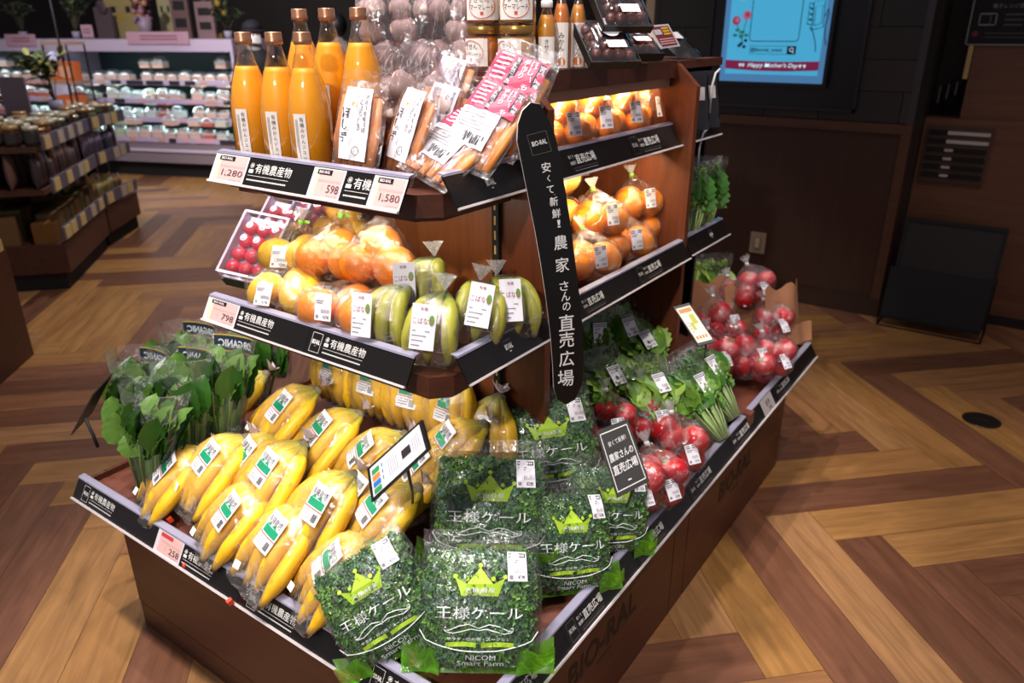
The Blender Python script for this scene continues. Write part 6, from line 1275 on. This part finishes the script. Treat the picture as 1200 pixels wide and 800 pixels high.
# dark block at the left edge
K0 = atZ(40, 415, 0); K1 = atZ(0, 451, 0); ke = (K1 - K0).normalized(); kn = Vec((ke.y, -ke.x, 0)); kn = kn if kn.dot(Vec((-1, 0, 0))) > 0 else -kn; kz = zat(18, 290, K0)
o = thing('wooden_block_stand', 'dark wooden display block cut by the left edge of the view', 'display stand', K0); MB().obox((0, 0, .0), ke * .9, kn * .8, Z3 * kz).build('body', jw, o)
MB().obox(Z3 * kz + ke * .02, ke * .9, kn * .012, Z3 * .05).build('price_rail', jt[0], o)
# shoppers far behind the bottles
skin = mat('skin', 'b98a72', .5); hairm = mat('hair black', '0f0c0c', .5); blkc = mat('black cloth', '14121a', .8); beige = mat('beige cloth', '8f8880', .8); navy = mat('dark trousers', '1c1b22', .8)
def person(label, loc, yaw, H, top, hat, mask):
    o = thing('person', label, 'person', loc, yaw); k = H / 1.6
    J = [(0, 0, .86), (0, 0, 1.05), (0, .01, 1.26), (0, .015, 1.36), (0, 0, 1.41), (-.17, .01, 1.27), (-.22, .02, 1.02), (-.2, -.08, .82), (-.19, -.13, .74), (.17, .01, 1.27), (.22, .02, 1.02), (.2, -.08, .82), (.19, -.13, .74), (-.09, 0, .82), (-.1, 0, .46), (-.1, .02, .08), (-.1, -.13, .03), (.09, 0, .82), (.1, 0, .46), (.1, .02, .08), (.1, -.13, .03)]
    E = [(0, 1), (1, 2), (2, 3), (3, 4), (2, 5), (5, 6), (6, 7), (7, 8), (2, 9), (9, 10), (10, 11), (11, 12), (0, 13), (13, 14), (14, 15), (15, 16), (0, 17), (17, 18), (18, 19), (19, 20)]
    Rd = [.13, .12, .13, .05, .05, .06, .045, .035, .035, .06, .045, .035, .035, .085, .06, .045, .035, .085, .06, .045, .035]
    me = bpy.data.meshes.new('body'); me.from_pydata([tuple(Vec(j) * k) for j in J], E, []); b = link('body', me, o)
    m1 = b.modifiers.new('skin', 'SKIN'); sv = me.skin_vertices[0].data if me.skin_vertices else None
    for i, r in enumerate(Rd): sv[i].radius = (r * k, r * k * .85)
    sv[0].use_root = True; m1.use_smooth_shade = True; b.modifiers.new('s', 'SUBSURF').levels = 1; me.materials.append(top)
    hc = Vec((0, -.01, 1.5)) * k
    mb = MB().ball(hc, (.075 * k, .09 * k, .11 * k), 18, 12, 0, None, lambda d: 1 - .14 * max(0, -d.z - .3) * (1 if d.y < .3 else .3)); mb.ball(hc + Vec((0, -.092, -.015)) * k, (.014 * k, .018 * k, .02 * k), 8, 6)
    for s_ in (-1, 1): mb.ball(hc + Vec((s_ * .078, .01, -.01)) * k, (.012 * k, .02 * k, .03 * k), 8, 6); mb.ball(hc + Vec((s_ * .03, -.08, .018)) * k, .009 * k, 8, 6, 1)
    mb.build('head', [skin, hairm], o)
    MB().ball(hc + Vec((0, .02, .02)) * k, (.09 * k, .1 * k, .115 * k), 18, 12, 0, None, lambda d: 1 if d.y > -.35 or d.z > .55 else .72).build('hair', hairm, o)
    if hat: MB().ball(hc + Vec((0, .0, .05)) * k, (.1 * k, .115 * k, .085 * k), 16, 8, 0, None, lambda d: 1 if d.z > -.1 else .8).lathe([(.1 * k, .028 * k), (.125 * k, .02 * k), (.125 * k, .026 * k), (.1 * k, .04 * k)], 20, hc + Vec((0, -.01, 0))).build('hat', blkc, o)
    if mask: MB().grid(lambda a, b: hc + Vec(((a - .5) * .142, -.062 - .048 * math.cos((a - .5) * 2.6) * (1 - .3 * abs(b - .5)), -.088 + b * .09)) * k, 8, 5).build('face_mask', mat('mask white', 'e6e0e0', .6), o)
    c = Vec((0, .0, 1.2)) * k
    MB().lathe([(.16 * k, -.42 * k), (.165 * k, -.2 * k), (.17 * k, 0), (.17 * k, .06 * k), (.1 * k, .14 * k), (.06 * k, .17 * k)], 18, c, 0, Matrix.Diagonal((1.1, .82, 1))).build('jacket', top, o)
    if hat: MB().lathe([(.085 * k, .12 * k), (.07 * k, .2 * k)], 14, c, 0, Matrix.Diagonal((1, .95, 1)), capb=False, capt=False).build('collar', beige, o)
p1 = ray(296, 38) * (7.1 / FPX); person('person in a black hat and white face mask facing the stand behind the bottles', (p1.x, p1.y, 0), math.atan2(p1.x, -p1.y) * -1 if False else math.atan2(-p1.x, p1.y) * 1.0, 1.48, blkc, True, True)
p2 = ray(396, 28) * (7.4 / FPX); person('person with dark hair in pale clothing, back turned, behind the tall bottles', (p2.x, p2.y, 0), math.atan2(-p2.x, p2.y) + PI, 1.54, beige, False, False)
